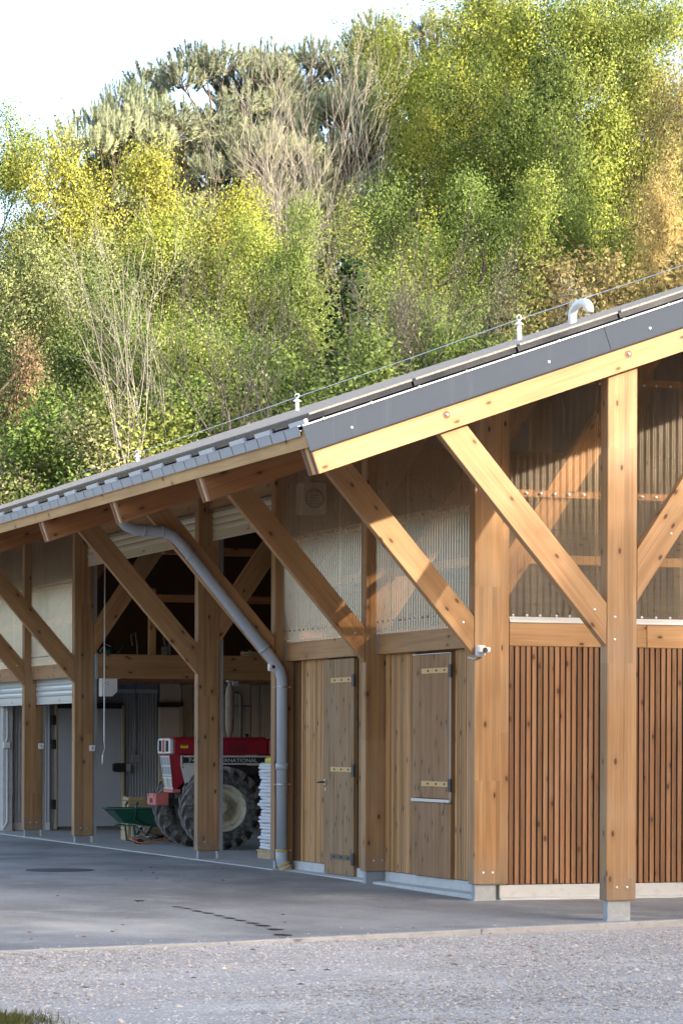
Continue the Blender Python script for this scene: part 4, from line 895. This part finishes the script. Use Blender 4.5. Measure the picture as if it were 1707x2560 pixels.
# ---- fan heater seen through the sheet
hp = empty('fan_heater', (0.395, 9.0, 4.15), label='white square fan heater hanging behind the clear corrugated sheet', cat='heater')
MB().box((-0.155, 0.0, 0.0), (0.155, 0.22, 0.37)).obj('casing', 'white', hp, 0.02)
MB().lathe([(0.115, -0.003), (0.115, -0.02), (0.095, -0.02), (0.095, -0.003)], (0.0, 0, 0.185), 'y', 24).obj('fan_ring', 'black', hp)
for k in range(5): MB().box((-0.07, -0.02, 0.115 + k * 0.034), (0.07, -0.012, 0.127 + k * 0.034)).obj('louvre', 'black', hp)
MB().box((-0.03, 0.21, 0.3), (0.03, 0.26, 0.45)).obj('hanger', 'galv', hp)
# ---- pull rod hanging from the big shutter
pr_ = empty('pull_rod', (0.16, 17.42, 1.16), label='white rod with a grip hanging from the raised shutter', cat='pull rod')
MB().tube([(0, 0, 2.87), (0.0, 0, 0.40), (0.0, 0, 0.30)], 0.010, 8).obj('rod', 'white', pr_)
MB().tube([(0, 0, 0.30), (0.012, 0, 0.24), (-0.02, 0, 0.14)], 0.005, 6).obj('cord', 'white', pr_); MB().tube([(-0.02, 0, 0.14), (-0.024, 0, 0.0)], 0.013, 8).obj('grip', 'white', pr_)
# ---- things kept on the loft
crate((1.75, 18.95, 2.701), 0.5, 0.35, 0.20, 'black', 'black slatted crate on the loft above the orange beam')
crate((3.15, 18.95, 2.701), 0.8, 0.4, 0.14, 'ply', 'wide shallow pale crate on the loft edge above the tractor')
dm = empty('watering_can', (0.62, 18.85, 2.701), label='small green watering can at the end of the loft beam', cat='watering can')
MB().lathe([(0.0, 0), (0.09, 0), (0.09, 0.14), (0.06, 0.17), (0.0, 0.17)], (0, 0, 0), 'z', 16).obj('body', 'green', dm)
MB().tube([(0.08, 0, 0.05), (0.18, 0, 0.15), (0.22, 0, 0.20)], 0.014, 8).obj('spout', 'green', dm)
MB().tube([(-0.08, 0, 0.05), (-0.14, 0, 0.12), (-0.05, 0, 0.22), (0.05, 0, 0.17)], 0.010, 8).obj('handle', 'white', dm)
for i, x in enumerate((0.95, 1.45)):
    MB().tube([(x, 18.75, 2.90), (x - 0.03, 18.75, 3.05), (x + 0.04, 18.75, 3.10), (x + 0.07, 18.75, 2.90), (x + 0.07, 18.75, 2.71)], 0.010, 6).obj('hook_iron', 'rust', label=('bent rusty iron bar standing on the loft near the watering can', 'bent rusty iron bar on the loft beside the black crate')[i], cat='iron bar')

SHADE_ROWS = ((26.0, 13.9), (29.5, 15.2), (33.5, 16.6)); SIDE_TREES = ((17, 43, 17), (21, 46, 18), (25, 43, 19), (30, 46, 20), (35, 44, 21))
# ================================================================== TREES
def tubes_np(segs):
    """segs: list of (polyline Nx3, radii N, sides) -> V, F(quads)"""
    V = []; Fq = []; base = 0
    for P, R, k in segs:
        P = np.asarray(P, float); n = len(P)
        T = np.gradient(P, axis=0); T /= np.linalg.norm(T, axis=1)[:, None] + 1e-9
        ref = np.array([0.3, 0.2, 1.0]) if abs(T[0, 2]) < 0.9 else np.array([1.0, 0.1, 0])
        U = ref - T * (T @ ref)[:, None]; U /= np.linalg.norm(U, axis=1)[:, None] + 1e-9; W = np.cross(T, U)
        a = np.arange(k) * 2 * np.pi / k
        ring = P[:, None] + (U[:, None] * np.cos(a)[None, :, None] + W[:, None] * np.sin(a)[None, :, None]) * np.asarray(R)[:, None, None]
        V.append(ring.reshape(-1, 3)); i = np.arange(n - 1)[:, None] * k; j = np.arange(k)[None]
        Fq.append(np.stack([i + j, i + (j + 1) % k, i + k + (j + 1) % k, i + k + j], -1).reshape(-1, 4) + base); base += n * k
    return np.concatenate(V), np.concatenate(Fq)
def leaves_np(P, D, size, rng, fold=0.25, wid=0.55, up=0.3, clump=None, ln=None):
    n = len(P); D = D + rng.normal(0, 0.75, (n, 3)); D[:, 2] += up * (rng.random(n) - 0.35); D /= np.linalg.norm(D, axis=1)[:, None]
    N = rng.normal(0, 1, (n, 3)); N[:, 2] += 0.8; S = np.cross(D, N); S /= np.linalg.norm(S, axis=1)[:, None] + 1e-9; Nn = np.cross(S, D)
    L = (size * (0.6 + 0.8 * rng.random(n)))[:, None]; w = L * wid * 0.5
    mid = P + D * L * 0.45
    Q = np.stack([P, mid + S * w + Nn * L * fold * 0.4, P + D * L, mid - S * w + Nn * L * fold * 0.4], 1)
    lc = 0.5 + 0.14 * rng.normal(0, 1, n) if clump is None else clump + 0.09 * rng.normal(0, 1, n)
    if ln is None: ln = np.tile([0.0, 0.0, 1.0], (n, 1)) + rng.normal(0, 0.5, (n, 3))
    ln = ln + rng.normal(0, 0.22, (n, 3)); ln /= np.linalg.norm(ln, axis=1)[:, None] + 1e-9
    return Q.reshape(-1, 3), np.arange(4 * n).reshape(-1, 4), np.repeat(np.clip(lc, 0, 1), 4), np.repeat(ln, 4, axis=0)
class Tree:
    def __init__(s, seed): s.r = np.random.default_rng(seed); s.segs = []; s.tw = []
    def grow(s, p, d, L, rad, lev, maxlev, kids, spread, wig=0.16, up=0.10, ratio=0.6, leafstart=0.3, taper=0.35):
        r = s.r; n = max(3, int(4 + 3 * (lev == 0))); pts = [np.array(p, float)]; d = np.array(d, float) / np.linalg.norm(d); dirs = [d]
        for i in range(n):
            d = d + r.normal(0, wig, 3) + np.array([0, 0, up]); d /= np.linalg.norm(d); pts.append(pts[-1] + d * L / n); dirs.append(d)
        R = np.linspace(rad, rad * taper, n + 1); s.segs.append((pts, R, 7 if lev == 0 else (5 if lev == 1 else 3)))
        if lev >= maxlev:
            s.tw.append((np.array(pts), np.array(dirs))); return
        k = kids[lev]
        for i in range(k):
            t = leafstart + (1 - leafstart) * (i + r.random()) / k if lev == 0 else 0.25 + 0.75 * (i + r.random()) / k
            f = t * n; a = min(int(f), n - 1); q = pts[a] + (pts[a + 1] - pts[a]) * (f - a); dd = dirs[a]
            ax = r.normal(0, 1, 3); ax -= dd * (ax @ dd); ax /= np.linalg.norm(ax) + 1e-9
            ang = spread[lev] * (0.75 + 0.5 * r.random()); nd = dd * math.cos(ang) + ax * math.sin(ang)
            rr = (rad * (1 - (1 - taper) * t)) * (0.62 if lev else 0.5)
            fl = ratio * (0.7 + 0.5 * r.random()) * (1.15 - 0.55 * t if lev == 0 else 1.05 - 0.3 * t)
            s.grow(q, nd, L * fl, max(rr, 0.006), lev + 1, maxlev, kids, spread, wig * 1.15, up, ratio, leafstart, taper)
        if lev > 0: s.tw.append((np.array(pts[-2:]), np.array(dirs[-2:])))
    def crown(s, per, size, spread, **k):
        r = s.r; P = []; D = []; C = []; G = []; ht = max(p[:, 2].max() for p, _ in s.tw); unit = lambda v: v / (np.linalg.norm(v, axis=-1, keepdims=True) + 1e-9)
        for pts, dirs in s.tw:
            m = max(1, int(per * (0.5 + r.random()))); t = r.random(m) * (len(pts) - 1); a = np.minimum(t.astype(int), len(pts) - 2); f = (t - a)[:, None]
            P.append(pts[a] * (1 - f) + pts[a + 1] * f + r.normal(0, spread, (m, 3))); D.append(dirs[a] * 0.6 + r.normal(0, 0.3, (m, 3))); C.append(np.full(m, 0.5 + 0.19 * r.normal()))
            ax = P[-1] * np.array([0.35, 0.35, 1]); ax[:, 2] = 0.35 * ax[:, 2] + 0.30 * ht; G.append(0.7 * unit(P[-1] - pts.mean(0)) + 0.9 * unit(P[-1] - ax) + np.array([0, 0, 0.3]))
        return leaves_np(np.concatenate(P), np.concatenate(D), size, r, clump=np.concatenate(C), ln=np.concatenate(G), **k)
PROTO = {}
def proto(name, t, leafargs, leafm, barkm):
    V, Fq = tubes_np(t.segs); tm = mesh_np('trunk', V, Fq, smooth=True); tm.materials.append(M[barkm]); cm = None
    if leafargs:
        V2, F2, lc, ln = t.crown(**leafargs); cm = mesh_np('crown', V2, F2, lc, ln=ln); cm.materials.append(M[leafm])
        V = np.concatenate([V, V2])
    PROTO[name] = (tm, cm, float(V[:, 2].max()))
def deciduous(name, seed, leafn, size, spreadl, bark='bark', kids=(13, 7, 5), sp=(0.95, 0.75, 0.7), start=0.18, wig=0.14, leafm='leaf', L=7.0, up=0.09, ratio=0.5, wid=0.6):
    t = Tree(seed); t.grow((0, 0, -0.3), (0.03, 0.02, 1), L, 0.15, 0, 3, kids, sp, wig, up, ratio, start)
    proto(name, t, dict(per=leafn, size=size, spread=spreadl, wid=wid), leafm, bark)
deciduous('broad_a', 1, 190, 0.053, 0.20); deciduous('broad_b', 2, 180, 0.053, 0.21, kids=(15, 7, 5), sp=(1.1, 0.8, 0.7), ratio=0.55)
deciduous('broad_c', 3, 180, 0.052, 0.19, bark='bark_dark', sp=(0.7, 0.7, 0.7), start=0.25)
deciduous('sparse_a', 4, 40, 0.048, 0.17, bark='bark_dark', kids=(14, 7, 5), sp=(0.75, 0.6, 0.6), wig=0.10, ratio=0.6)
deciduous('sparse_b', 5, 85, 0.049, 0.19, bark='bark', sp=(0.8, 0.65, 0.65))
deciduous('shrub_a', 6, 95, 0.034, 0.09, bark='bark', kids=(12, 7, 5), sp=(0.8, 0.6, 0.6), start=0.05, L=4.0, up=0.14, wid=0.4)
deciduous('shrub_b', 8, 120, 0.040, 0.12, bark='bark', kids=(14, 7, 4), sp=(1.0, 0.7, 0.6), start=0.03, L=4.0, up=0.12)
t = Tree(21); t.grow((0, 0, -0.3), (0.03, 0, 1), 8.5, 0.068, 0, 3, (5, 4, 4), (0.36, 0.42, 0.45), 0.07, 0.05, 0.55, 0.42, 0.25); proto('bare_a', t, None, None, 'bark_pale')
t = Tree(22); t.grow((0, 0, -0.3), (0, 0.05, 1), 8.0, 0.08, 0, 3, (11, 7, 6), (0.5, 0.45, 0.5), 0.06, 0.08, 0.62, 0.25, 0.2); proto('bare_b', t, None, None, 'bark_pale')
t = Tree(23); t.grow((0, 0, -0.3), (0.15, 0, 1), 7.5, 0.14, 0, 3, (12, 7, 6), (0.75, 0.55, 0.5), 0.09, 0.06, 0.62, 0.15, 0.25); proto('cherry', t, dict(per=1.3, size=0.026, spread=0.05, wid=0.8), 'petal', 'bark_dark')
# stone pine
def pine(name, seed, L=9.0):
    r = np.random.default_rng(seed); t = Tree(seed); T = []; D = []; C = []
    trunk = lambda z: np.array([0.2 * math.sin(z * 0.45 + seed), 0.15 * math.cos(z * 0.4), z])
    t.segs.append(([trunk(z) for z in np.linspace(-0.3, L * 0.95, 9)], np.linspace(0.19, 0.05, 9), 7))
    for i in range(56):
        f = (i + r.random()) / 56; z = L * (0.34 + 0.62 * f); a = i * 2.4 + r.normal(0, 0.4)
        rad = 2.7 * math.sqrt(max(0.02, 1 - ((f - 0.38) / 0.66) ** 2)) * (0.55 + 0.45 * math.sqrt(r.random())); c = trunk(z) + np.array([rad * math.cos(a), rad * math.sin(a), 0.25 * rad * (0.4 + f)])
        st = trunk(z - 0.5 - 0.25 * rad); t.segs.append(([st, st * 0.5 + c * 0.5 + np.array([0, 0, -0.12]), c], [0.05, 0.03, 0.015], 4))
        cr = 0.50 + 0.30 * r.random(); k = 40; u = r.normal(0, 1, (k, 3)); u[:, 2] = np.abs(u[:, 2]) * 0.9 - 0.25; u /= np.linalg.norm(u, axis=1)[:, None]
        P = c + u * np.array([cr, cr, cr * 0.75]) * (0.45 + 0.55 * r.random((k, 1)) ** 0.5); T.append(P); D.append(u * 0.55 + np.array([0, 0, 0.75]) + r.normal(0, 0.15, (k, 3))); C.append(np.full(k, 0.5 + 0.16 * r.normal()))
        for q in P[::3]: t.segs.append(([c - np.array([0, 0, 0.2]), (c + q) / 2, q], [0.014, 0.010, 0.006], 3))
    T = np.concatenate(T); D = np.concatenate(D); D /= np.linalg.norm(D, axis=1)[:, None]; C = np.concatenate(C); n = 60; N_ = len(T)
    dirs = D[:, None] * 0.9 + r.normal(0, 0.50, (N_, n, 3)); dirs /= np.linalg.norm(dirs, axis=2)[..., None]
    org = T[:, None] + D[:, None] * (r.random((N_, n, 1)) * 0.36 - 0.12); ln = 0.10 + 0.07 * r.random((N_, n, 1))
    side = np.cross(dirs, r.normal(0, 1, (N_, n, 3))); side /= np.linalg.norm(side, axis=2)[..., None]
    Q = np.stack([org - side * 0.012, org + side * 0.012, org + dirs * ln], 2).reshape(-1, 3)
    lc = np.repeat(np.clip(C + 0.12 * r.normal(0, 1, N_), 0, 1), n * 3)
    ln_ = np.repeat(((D * 0.5)[:, None] + dirs * 0.6 + (T - np.array([0, 0, L * 0.55]))[:, None] * 0.25).reshape(-1, 3), 3, axis=0)
    V, Fq = tubes_np(t.segs); tm = mesh_np('trunk', V, Fq, smooth=True); tm.materials.append(M['bark'])
    cm = mesh_np('crown', Q, np.arange(len(Q)).reshape(-1, 3), lc, ln=ln_); cm.materials.append(M['needle']); PROTO[name] = (tm, cm, float(Q[:, 2].max()))
pine('pine_a', 31); pine('pine_b', 32)

COLS = dict(lime=(0.54, 0.575, 0.13), green=(0.29, 0.395, 0.12), mid=(0.40, 0.48, 0.135), deep=(0.20, 0.28, 0.10), ochre=(0.50, 0.41, 0.18), rust=(0.44, 0.33, 0.20), olive=(0.37, 0.36, 0.25), pine=(0.37, 0.42, 0.28), pine_dark=(0.29, 0.345, 0.24), sage=(0.40, 0.46, 0.21), petal=(0.6, 0.55, 0.57), cream=(0.46, 0.45, 0.25), ivy=(0.07, 0.12, 0.05))
rt = random.Random(9)
def plant(kind, name, px, d, ytop, colr, label, cat='tree', group=None, wide=1.0, rot=None, ybase=None, lean=0.0):
    """stands on the hill at distance d along the ray of photo column px; its top reaches photo row ytop"""
    r = (px - 853.5) / F_PX * d; x, y = camspace(r, d); zb = hill_z(x, y) if ybase is None else ybase
    zt = 1.5 + (HOR - ytop) / F_PX * d; tm, cm, h = PROTO[kind]; sc = max(0.25, (zt - zb) / h)
    e = empty(name, (x, y, zb), label=label, cat=cat, group=group); e.scale = (sc * wide, sc * wide, sc)
    e.rotation_euler = (0, 0, rt.uniform(0, 6.28) if rot is None else rot)
    if lean: e.rotation_euler.y = lean
    o = link('trunk', tm, None, e); o.color = (1, 1, 1, 1)
    if cm is not None:
        c = link('crown', cm, None, e); k = COLS[colr]; v = rt.uniform(0.9, 1.1); c.color = (k[0] * v, k[1] * v * rt.uniform(0.95, 1.05), k[2] * v, 1)
    return e
FOREST = [
 # kind, name, px, d, ytop, colour, label, width
 ('pine_a', 'pine_tree', 545, 98, 85, 'pine_dark', 'tall rounded pine standing alone highest against the pale sky', 0.95),
 ('pine_b', 'pine_tree', 770, 100, 85, 'pine_dark', 'dark pine on the skyline behind the pale bare branches', 0.95),
 ('pine_a', 'pine_tree', 1030, 104, 20, 'pine', 'pine on the skyline beside the tall lime green maple', 0.9),
 ('pine_b', 'pine_tree', 460, 90, 240, 'pine', 'broad pale green pine below the tall rounded pine', 1.1),
 ('pine_a', 'pine_tree', 345, 92, 185, 'pine_dark', 'slim pine at the left end of the pine group', 0.55),
 ('pine_b', 'pine_tree', 610, 91, 300, 'pine', 'pine with brown bare lower twigs beside the pale bare trees', 1.0),
 ('pine_a', 'pine_tree', 285, 88, 240, 'pine', 'low pine behind the lime green trees', 0.7),
 ('pine_b', 'pine_tree', 880, 97, 200, 'pine', 'pine half hidden by the pale bare twigs', 0.9),
 ('broad_a', 'broadleaf_tree', 50, 80, 200, 'mid', 'leafy green tree whose crown stands highest at the left skyline', 0.75),
 ('broad_b', 'broadleaf_tree', 165, 78, 245, 'lime', 'yellow green tree touching the skyline next to the pines', 0.8),
 ('broad_c', 'broadleaf_tree', -40, 76, 300, 'lime', 'lime tree cut off by the edge beside the green skyline tree', 0.9),
 ('broad_b', 'maple_tree', 1290, 84, -110, 'lime', 'tall sunlit lime green maple rising above everything else', 0.8),
 ('broad_a', 'maple_tree', 1170, 82, 90, 'lime', 'sunlit yellow green maple leaning on the tall lime maple', 0.6),
 ('broad_a', 'maple_tree', 1450, 86, -130, 'mid', 'lime green maple between tall lime maple and dark green crown', 0.85),
 ('broad_a', 'maple_tree', 1265, 92, -90, 'lime', 'lime green maple behind the tall sunlit maple', 0.6),
 ('broad_b', 'maple_tree', 1380, 94, -150, 'lime', 'rearmost lime green maple closing the gap on the skyline', 0.75),
 ('broad_a', 'broadleaf_tree', 1540, 92, -140, 'mid', 'green tree behind the dark green feathery tree', 1.0),
 ('broad_c', 'broadleaf_tree', 1590, 80, -110, 'green', 'dark green feathery tree behind the golden leafed tree', 0.8),
 ('broad_b', 'golden_tree', 1700, 70, 20, 'ochre', 'golden brown leafed tree at the right with arching branches', 0.45),
 ('broad_a', 'golden_tree', 1650, 66, 340, 'ochre', 'lower golden leafed tree in front of the dark green crown', 0.40),
 ('broad_b', 'broadleaf_tree', 1010, 74, 360, 'green', 'mid green tree in front of the sunlit maples', 0.85),
 ('broad_c', 'broadleaf_tree', 1230, 72, 420, 'mid', 'shaded green tree under the tall lime maple', 0.9),
 ('broad_a', 'broadleaf_tree', 1430, 72, 430, 'green', 'shaded green tree above the grey olive bush', 0.85),
 ('sparse_b', 'broadleaf_tree', 1330, 66, 600, 'mid', 'thin green tree between the olive bush and the maple leaves', 0.9),
 ('sparse_a', 'broadleaf_tree', 900, 70, 430, 'mid', 'dark branched tree with few small leaves at the hill centre', 1.0),
 ('sparse_a', 'broadleaf_tree', 1060, 66, 560, 'mid', 'open dark branched tree beside the ivy covered trunk', 0.95),
 ('sparse_a', 'broadleaf_tree', 740, 68, 560, 'green', 'open leafy tree above the roof ridge between cherry and ivy trunk', 0.95),
 ('broad_b', 'broadleaf_tree', 560, 74, 430, 'lime', 'sunlit lime green tree behind the bare saplings', 0.9),
 ('broad_a', 'broadleaf_tree', 420, 72, 480, 'mid', 'yellow green tree behind the twin bare saplings', 0.9),
 ('broad_c', 'broadleaf_tree', 640, 70, 480, 'green', 'deep green upright tree beside the lime green one', 0.7),
 ('broad_b', 'broadleaf_tree', 240, 70, 500, 'sage', 'pale grey green tree with soft leaves at the left of the hill', 0.95),
 ('broad_a', 'broadleaf_tree', 90, 68, 520, 'sage', 'grey green bushy tree low on the left slope', 0.95),
 ('broad_c', 'broadleaf_tree', 0, 64, 640, 'deep', 'dark green tree behind the rust coloured shrub', 0.9),
 ('broad_a', 'broadleaf_tree', 330, 64, 700, 'green', 'shaded green tree just over the eave behind the saplings', 0.9),
 ('broad_b', 'broadleaf_tree', 500, 63, 720, 'green', 'shaded green tree over the eave near the roof safety line', 0.9),
 ('broad_c', 'broadleaf_tree', 190, 63, 740, 'mid', 'olive green tree over the far end of the roof', 0.9),
 ('sparse_b', 'broadleaf_tree', 640, 62, 690, 'mid', 'loose leafed tree behind the flowering cherry', 1.0),
 ('broad_a', 'maple_tree', 1160, 62, 690, 'green', 'shaded maple with large leaves over the roof verge', 0.85),
 ('sparse_b', 'broadleaf_tree', 960, 61, 740, 'mid', 'loose leafed tree rising behind the roof verge', 0.95),
 ('sparse_b', 'broadleaf_tree', 800, 62, 800, 'green', 'low shaded tree behind the safety anchor on the roof', 1.0),
 ('shrub_a', 'olive_bush', 1430, 59, 470, 'olive', 'tall silver grey olive bush with upright twigs', 0.55),
 ('shrub_a', 'olive_bush', 1340, 57, 640, 'olive', 'lower grey olive bush next to the white vent pipe', 0.75),
 ('shrub_b', 'golden_shrub', 1590, 58, 640, 'ochre', 'golden shrub with bare stems over the roof verge', 0.9),
 ('shrub_b', 'golden_shrub', 1690, 57, 560, 'ochre', 'larger golden shrub under the golden leafed tree', 1.1),
 ('shrub_b', 'golden_shrub', 1420, 57, 760, 'olive', 'small yellowish shrub behind the white vent pipe', 1.1),
 ('shrub_b', 'rust_shrub', -30, 60, 800, 'rust', 'rust coloured shrub at the far end of the barn', 0.6),
 ('shrub_b', 'cream_shrub', 60, 56, 1010, 'cream', 'cream flowering shrub low beside the far eave', 1.2),
 ('shrub_b', 'cream_shrub', 170, 57, 960, 'mid', 'green shrub between the cream shrub and the saplings', 1.2),
 ('shrub_b', 'green_shrub', 290, 57, 900, 'green', 'green shrub hiding the foot of the bare saplings', 1.2),
 ('shrub_b', 'green_shrub', 430, 57, 900, 'green', 'green shrub behind the roof safety anchor with two posts', 1.2),
 ('shrub_b', 'green_shrub', 560, 58, 860, 'green', 'green shrub below the flowering cherry', 1.2),
 ('shrub_b', 'green_shrub', 1090, 57, 790, 'green', 'green shrub behind the middle of the roof verge', 1.2),
 ('bare_b', 'bare_tree', 740, 86, 30, None, 'tall pale bare tree with fine upright branches in front of pines', 0.9),
 ('bare_b', 'bare_tree', 880, 84, 40, None, 'second pale bare tree in front of the skyline pines', 0.8),
 ('bare_a', 'bare_tree', 1010, 88, 10, None, 'pale bare tree beside the sunlit maples', 0.9),
 ('bare_b', 'bare_tree', 660, 80, 230, None, 'low pale bare tree under the pines', 0.9),
 ('cherry', 'cherry_tree', 690, 57, 500, 'petal', 'dark branched cherry with scattered white blossom', 0.9),
 ('cherry', 'cherry_tree', 860, 58, 420, 'petal', 'tall dark cherry beside the ivy covered trunk', 0.9),
 ('cherry', 'cherry_tree', 980, 57, 480, 'petal', 'dark leaning cherry with few blossoms at the hill centre', 0.9),
]
for kind, name, px, d, yt, cl, lab, wd in FOREST:
    plant(kind, name, px, d, yt, cl, lab, 'bush' if 'bush' in name or 'shrub' in name else 'tree', 'trees and shrubs on the hillside', wd)
# the two bare saplings just behind the roof
plant('bare_a', 'bare_sapling', 440, 56, 470, None, 'pale bare sapling leaning left above the eave, the lower of two', 'tree', 'trees and shrubs on the hillside', 0.8, 0.4, None, -0.22)
plant('bare_a', 'bare_sapling', 535, 56, 420, None, 'pale bare sapling with forked top above the eave, the taller of two', 'tree', 'trees and shrubs on the hillside', 0.8, 2.2, None, 0.10)
# trees that stand behind the camera towards the sun and right of the barn; they shade the yard and the lower slope
rt2 = random.Random(17)
def tree_at(kind, name, x, y, h, colr, label, wide, group):
    tm, cm, ph = PROTO[kind]; sc = h / ph; z = hill_z(x, y) if y > 20 else -0.3
    e = empty(name, (x, y, z), label=label, cat='tree', group=group); e.scale = (sc * wide, sc * wide, sc); e.rotation_euler.z = rt2.uniform(0, 6.28)
    link('trunk', tm, None, e); c = link('crown', cm, None, e); c.color = (*COLS[colr], 1)
SH = np.array([SUN.x, SUN.y]) / math.hypot(SUN.x, SUN.y); SP = np.array([-SH[1], SH[0]])
for row, (dist, hh) in enumerate(SHADE_ROWS):
    for k in range(-7, 9):
        p = SH * (dist + rt2.uniform(-1, 1)) + SP * (k * 4.6 + row * 2.3)
        tree_at('broad_' + 'abc'[k % 3], 'yard_tree', p[0], p[1], hh * rt2.uniform(0.95, 1.05), 'green', 'leafy tree in the row along the yard opposite the barn', 1.15, 'trees along the yard opposite the barn')
for r0, d0, hh in SIDE_TREES:
    x, y = camspace(r0, d0); tree_at('broad_b', 'side_tree', x, y, hh, 'green', 'tall leafy tree in the clump beyond the rear wall of the barn', 1.0, 'trees beyond the rear wall')
# ivy covered trunk
iv = np.random.default_rng(77); NI = 4500; zz = iv.random(NI) ** 0.9; aa = iv.random(NI) * 6.283; rr = (0.10 + 0.75 * iv.random(NI) ** 1.8 * (0.6 + 0.4 * np.sin(zz * 23) * np.sin(aa * 2 + zz * 9))) * (1.15 - 0.5 * zz)
Pv = np.stack([rr * np.cos(aa) + 0.35 * np.sin(zz * 4), rr * np.sin(aa), zz * 10.0], -1); Vv, Fv, lv, nv = leaves_np(Pv, np.stack([np.cos(aa), np.sin(aa), -0.4 + 0 * aa], -1), 0.085, iv, wid=0.9, ln=np.stack([np.cos(aa), np.sin(aa), 0.2 + 0 * aa], -1))
tiv = Tree(5); tiv.segs.append(([(0, 0, -0.3), (0.3, 0, 3), (0.1, 0, 6), (-0.3, 0.05, 9.7)], [0.14, 0.12, 0.08, 0.03], 6)); Vt, Ft = tubes_np(tiv.segs)
me1 = mesh_np('trunk', Vt, Ft, smooth=True); me1.materials.append(M['bark_dark']); me2 = mesh_np('crown', Vv, Fv, lv, ln=nv); me2.materials.append(M['leaf']); PROTO['ivy'] = (me1, me2, 10.0)
plant('ivy', 'ivy_trunk', 850, 59.5, 640, 'ivy', 'upright trunk wrapped in dark ivy', 'tree', None, 1.0)
# low undergrowth over the whole slope
n_ = 60000; ug = np.random.default_rng(13); d_ = 56 + 60 * ug.random(n_) ** 1.3; r_ = (ug.random(n_) - 0.5) * 0.30 * d_; X_ = CAM[0] + CR[0] * r_ + CF[0] * d_; Y_ = CAM[1] + CR[1] * r_ + CF[1] * d_
Z_ = np.array([hill_z(a, b) for a, b in zip(X_, Y_)]) + ug.random(n_) ** 2 * 1.6
Vv, Fv, lv, nv = leaves_np(np.stack([X_, Y_, Z_], -1), ug.normal(0, 1, (n_, 3)), 0.26, ug, wid=0.7)
o = link('undergrowth', mesh_np('undergrowth', Vv, Fv, lv, ln=nv), 'leaf', label='low leafy undergrowth covering the slope under the trees', cat='undergrowth', kind='stuff'); o.color = (0.24, 0.29, 0.09, 1)
# ---- grass at the near left corner of the gravel
ga = np.random.default_rng(4); c_ = PZ(10, 2545, GZ); k_ = 2600
gx_ = c_[0] + ga.normal(0, 0.17, k_) - 0.14; gy_ = c_[1] + ga.normal(0, 0.25, k_) - 0.25; h_ = 0.015 + 0.05 * ga.random(k_) ** 2
bl = np.stack([np.stack([gx_, gy_, np.full(k_, GZ - 0.005)], -1), np.stack([gx_ + 0.006, gy_ + 0.002, np.full(k_, GZ - 0.005)], -1), np.stack([gx_ + ga.normal(0, 0.02, k_), gy_ + ga.normal(0, 0.02, k_), GZ + h_], -1)], 1).reshape(-1, 3)
o = link('grass', mesh_np('grass', bl, np.arange(3 * k_).reshape(-1, 3), np.repeat(ga.random(k_), 3), ln=np.tile([0, 0, 1.0], (3 * k_, 1))), 'leaf', label='sparse short grass at the edge of the gravel yard', cat='grass', kind='stuff'); o.color = (0.19, 0.19, 0.06, 1)
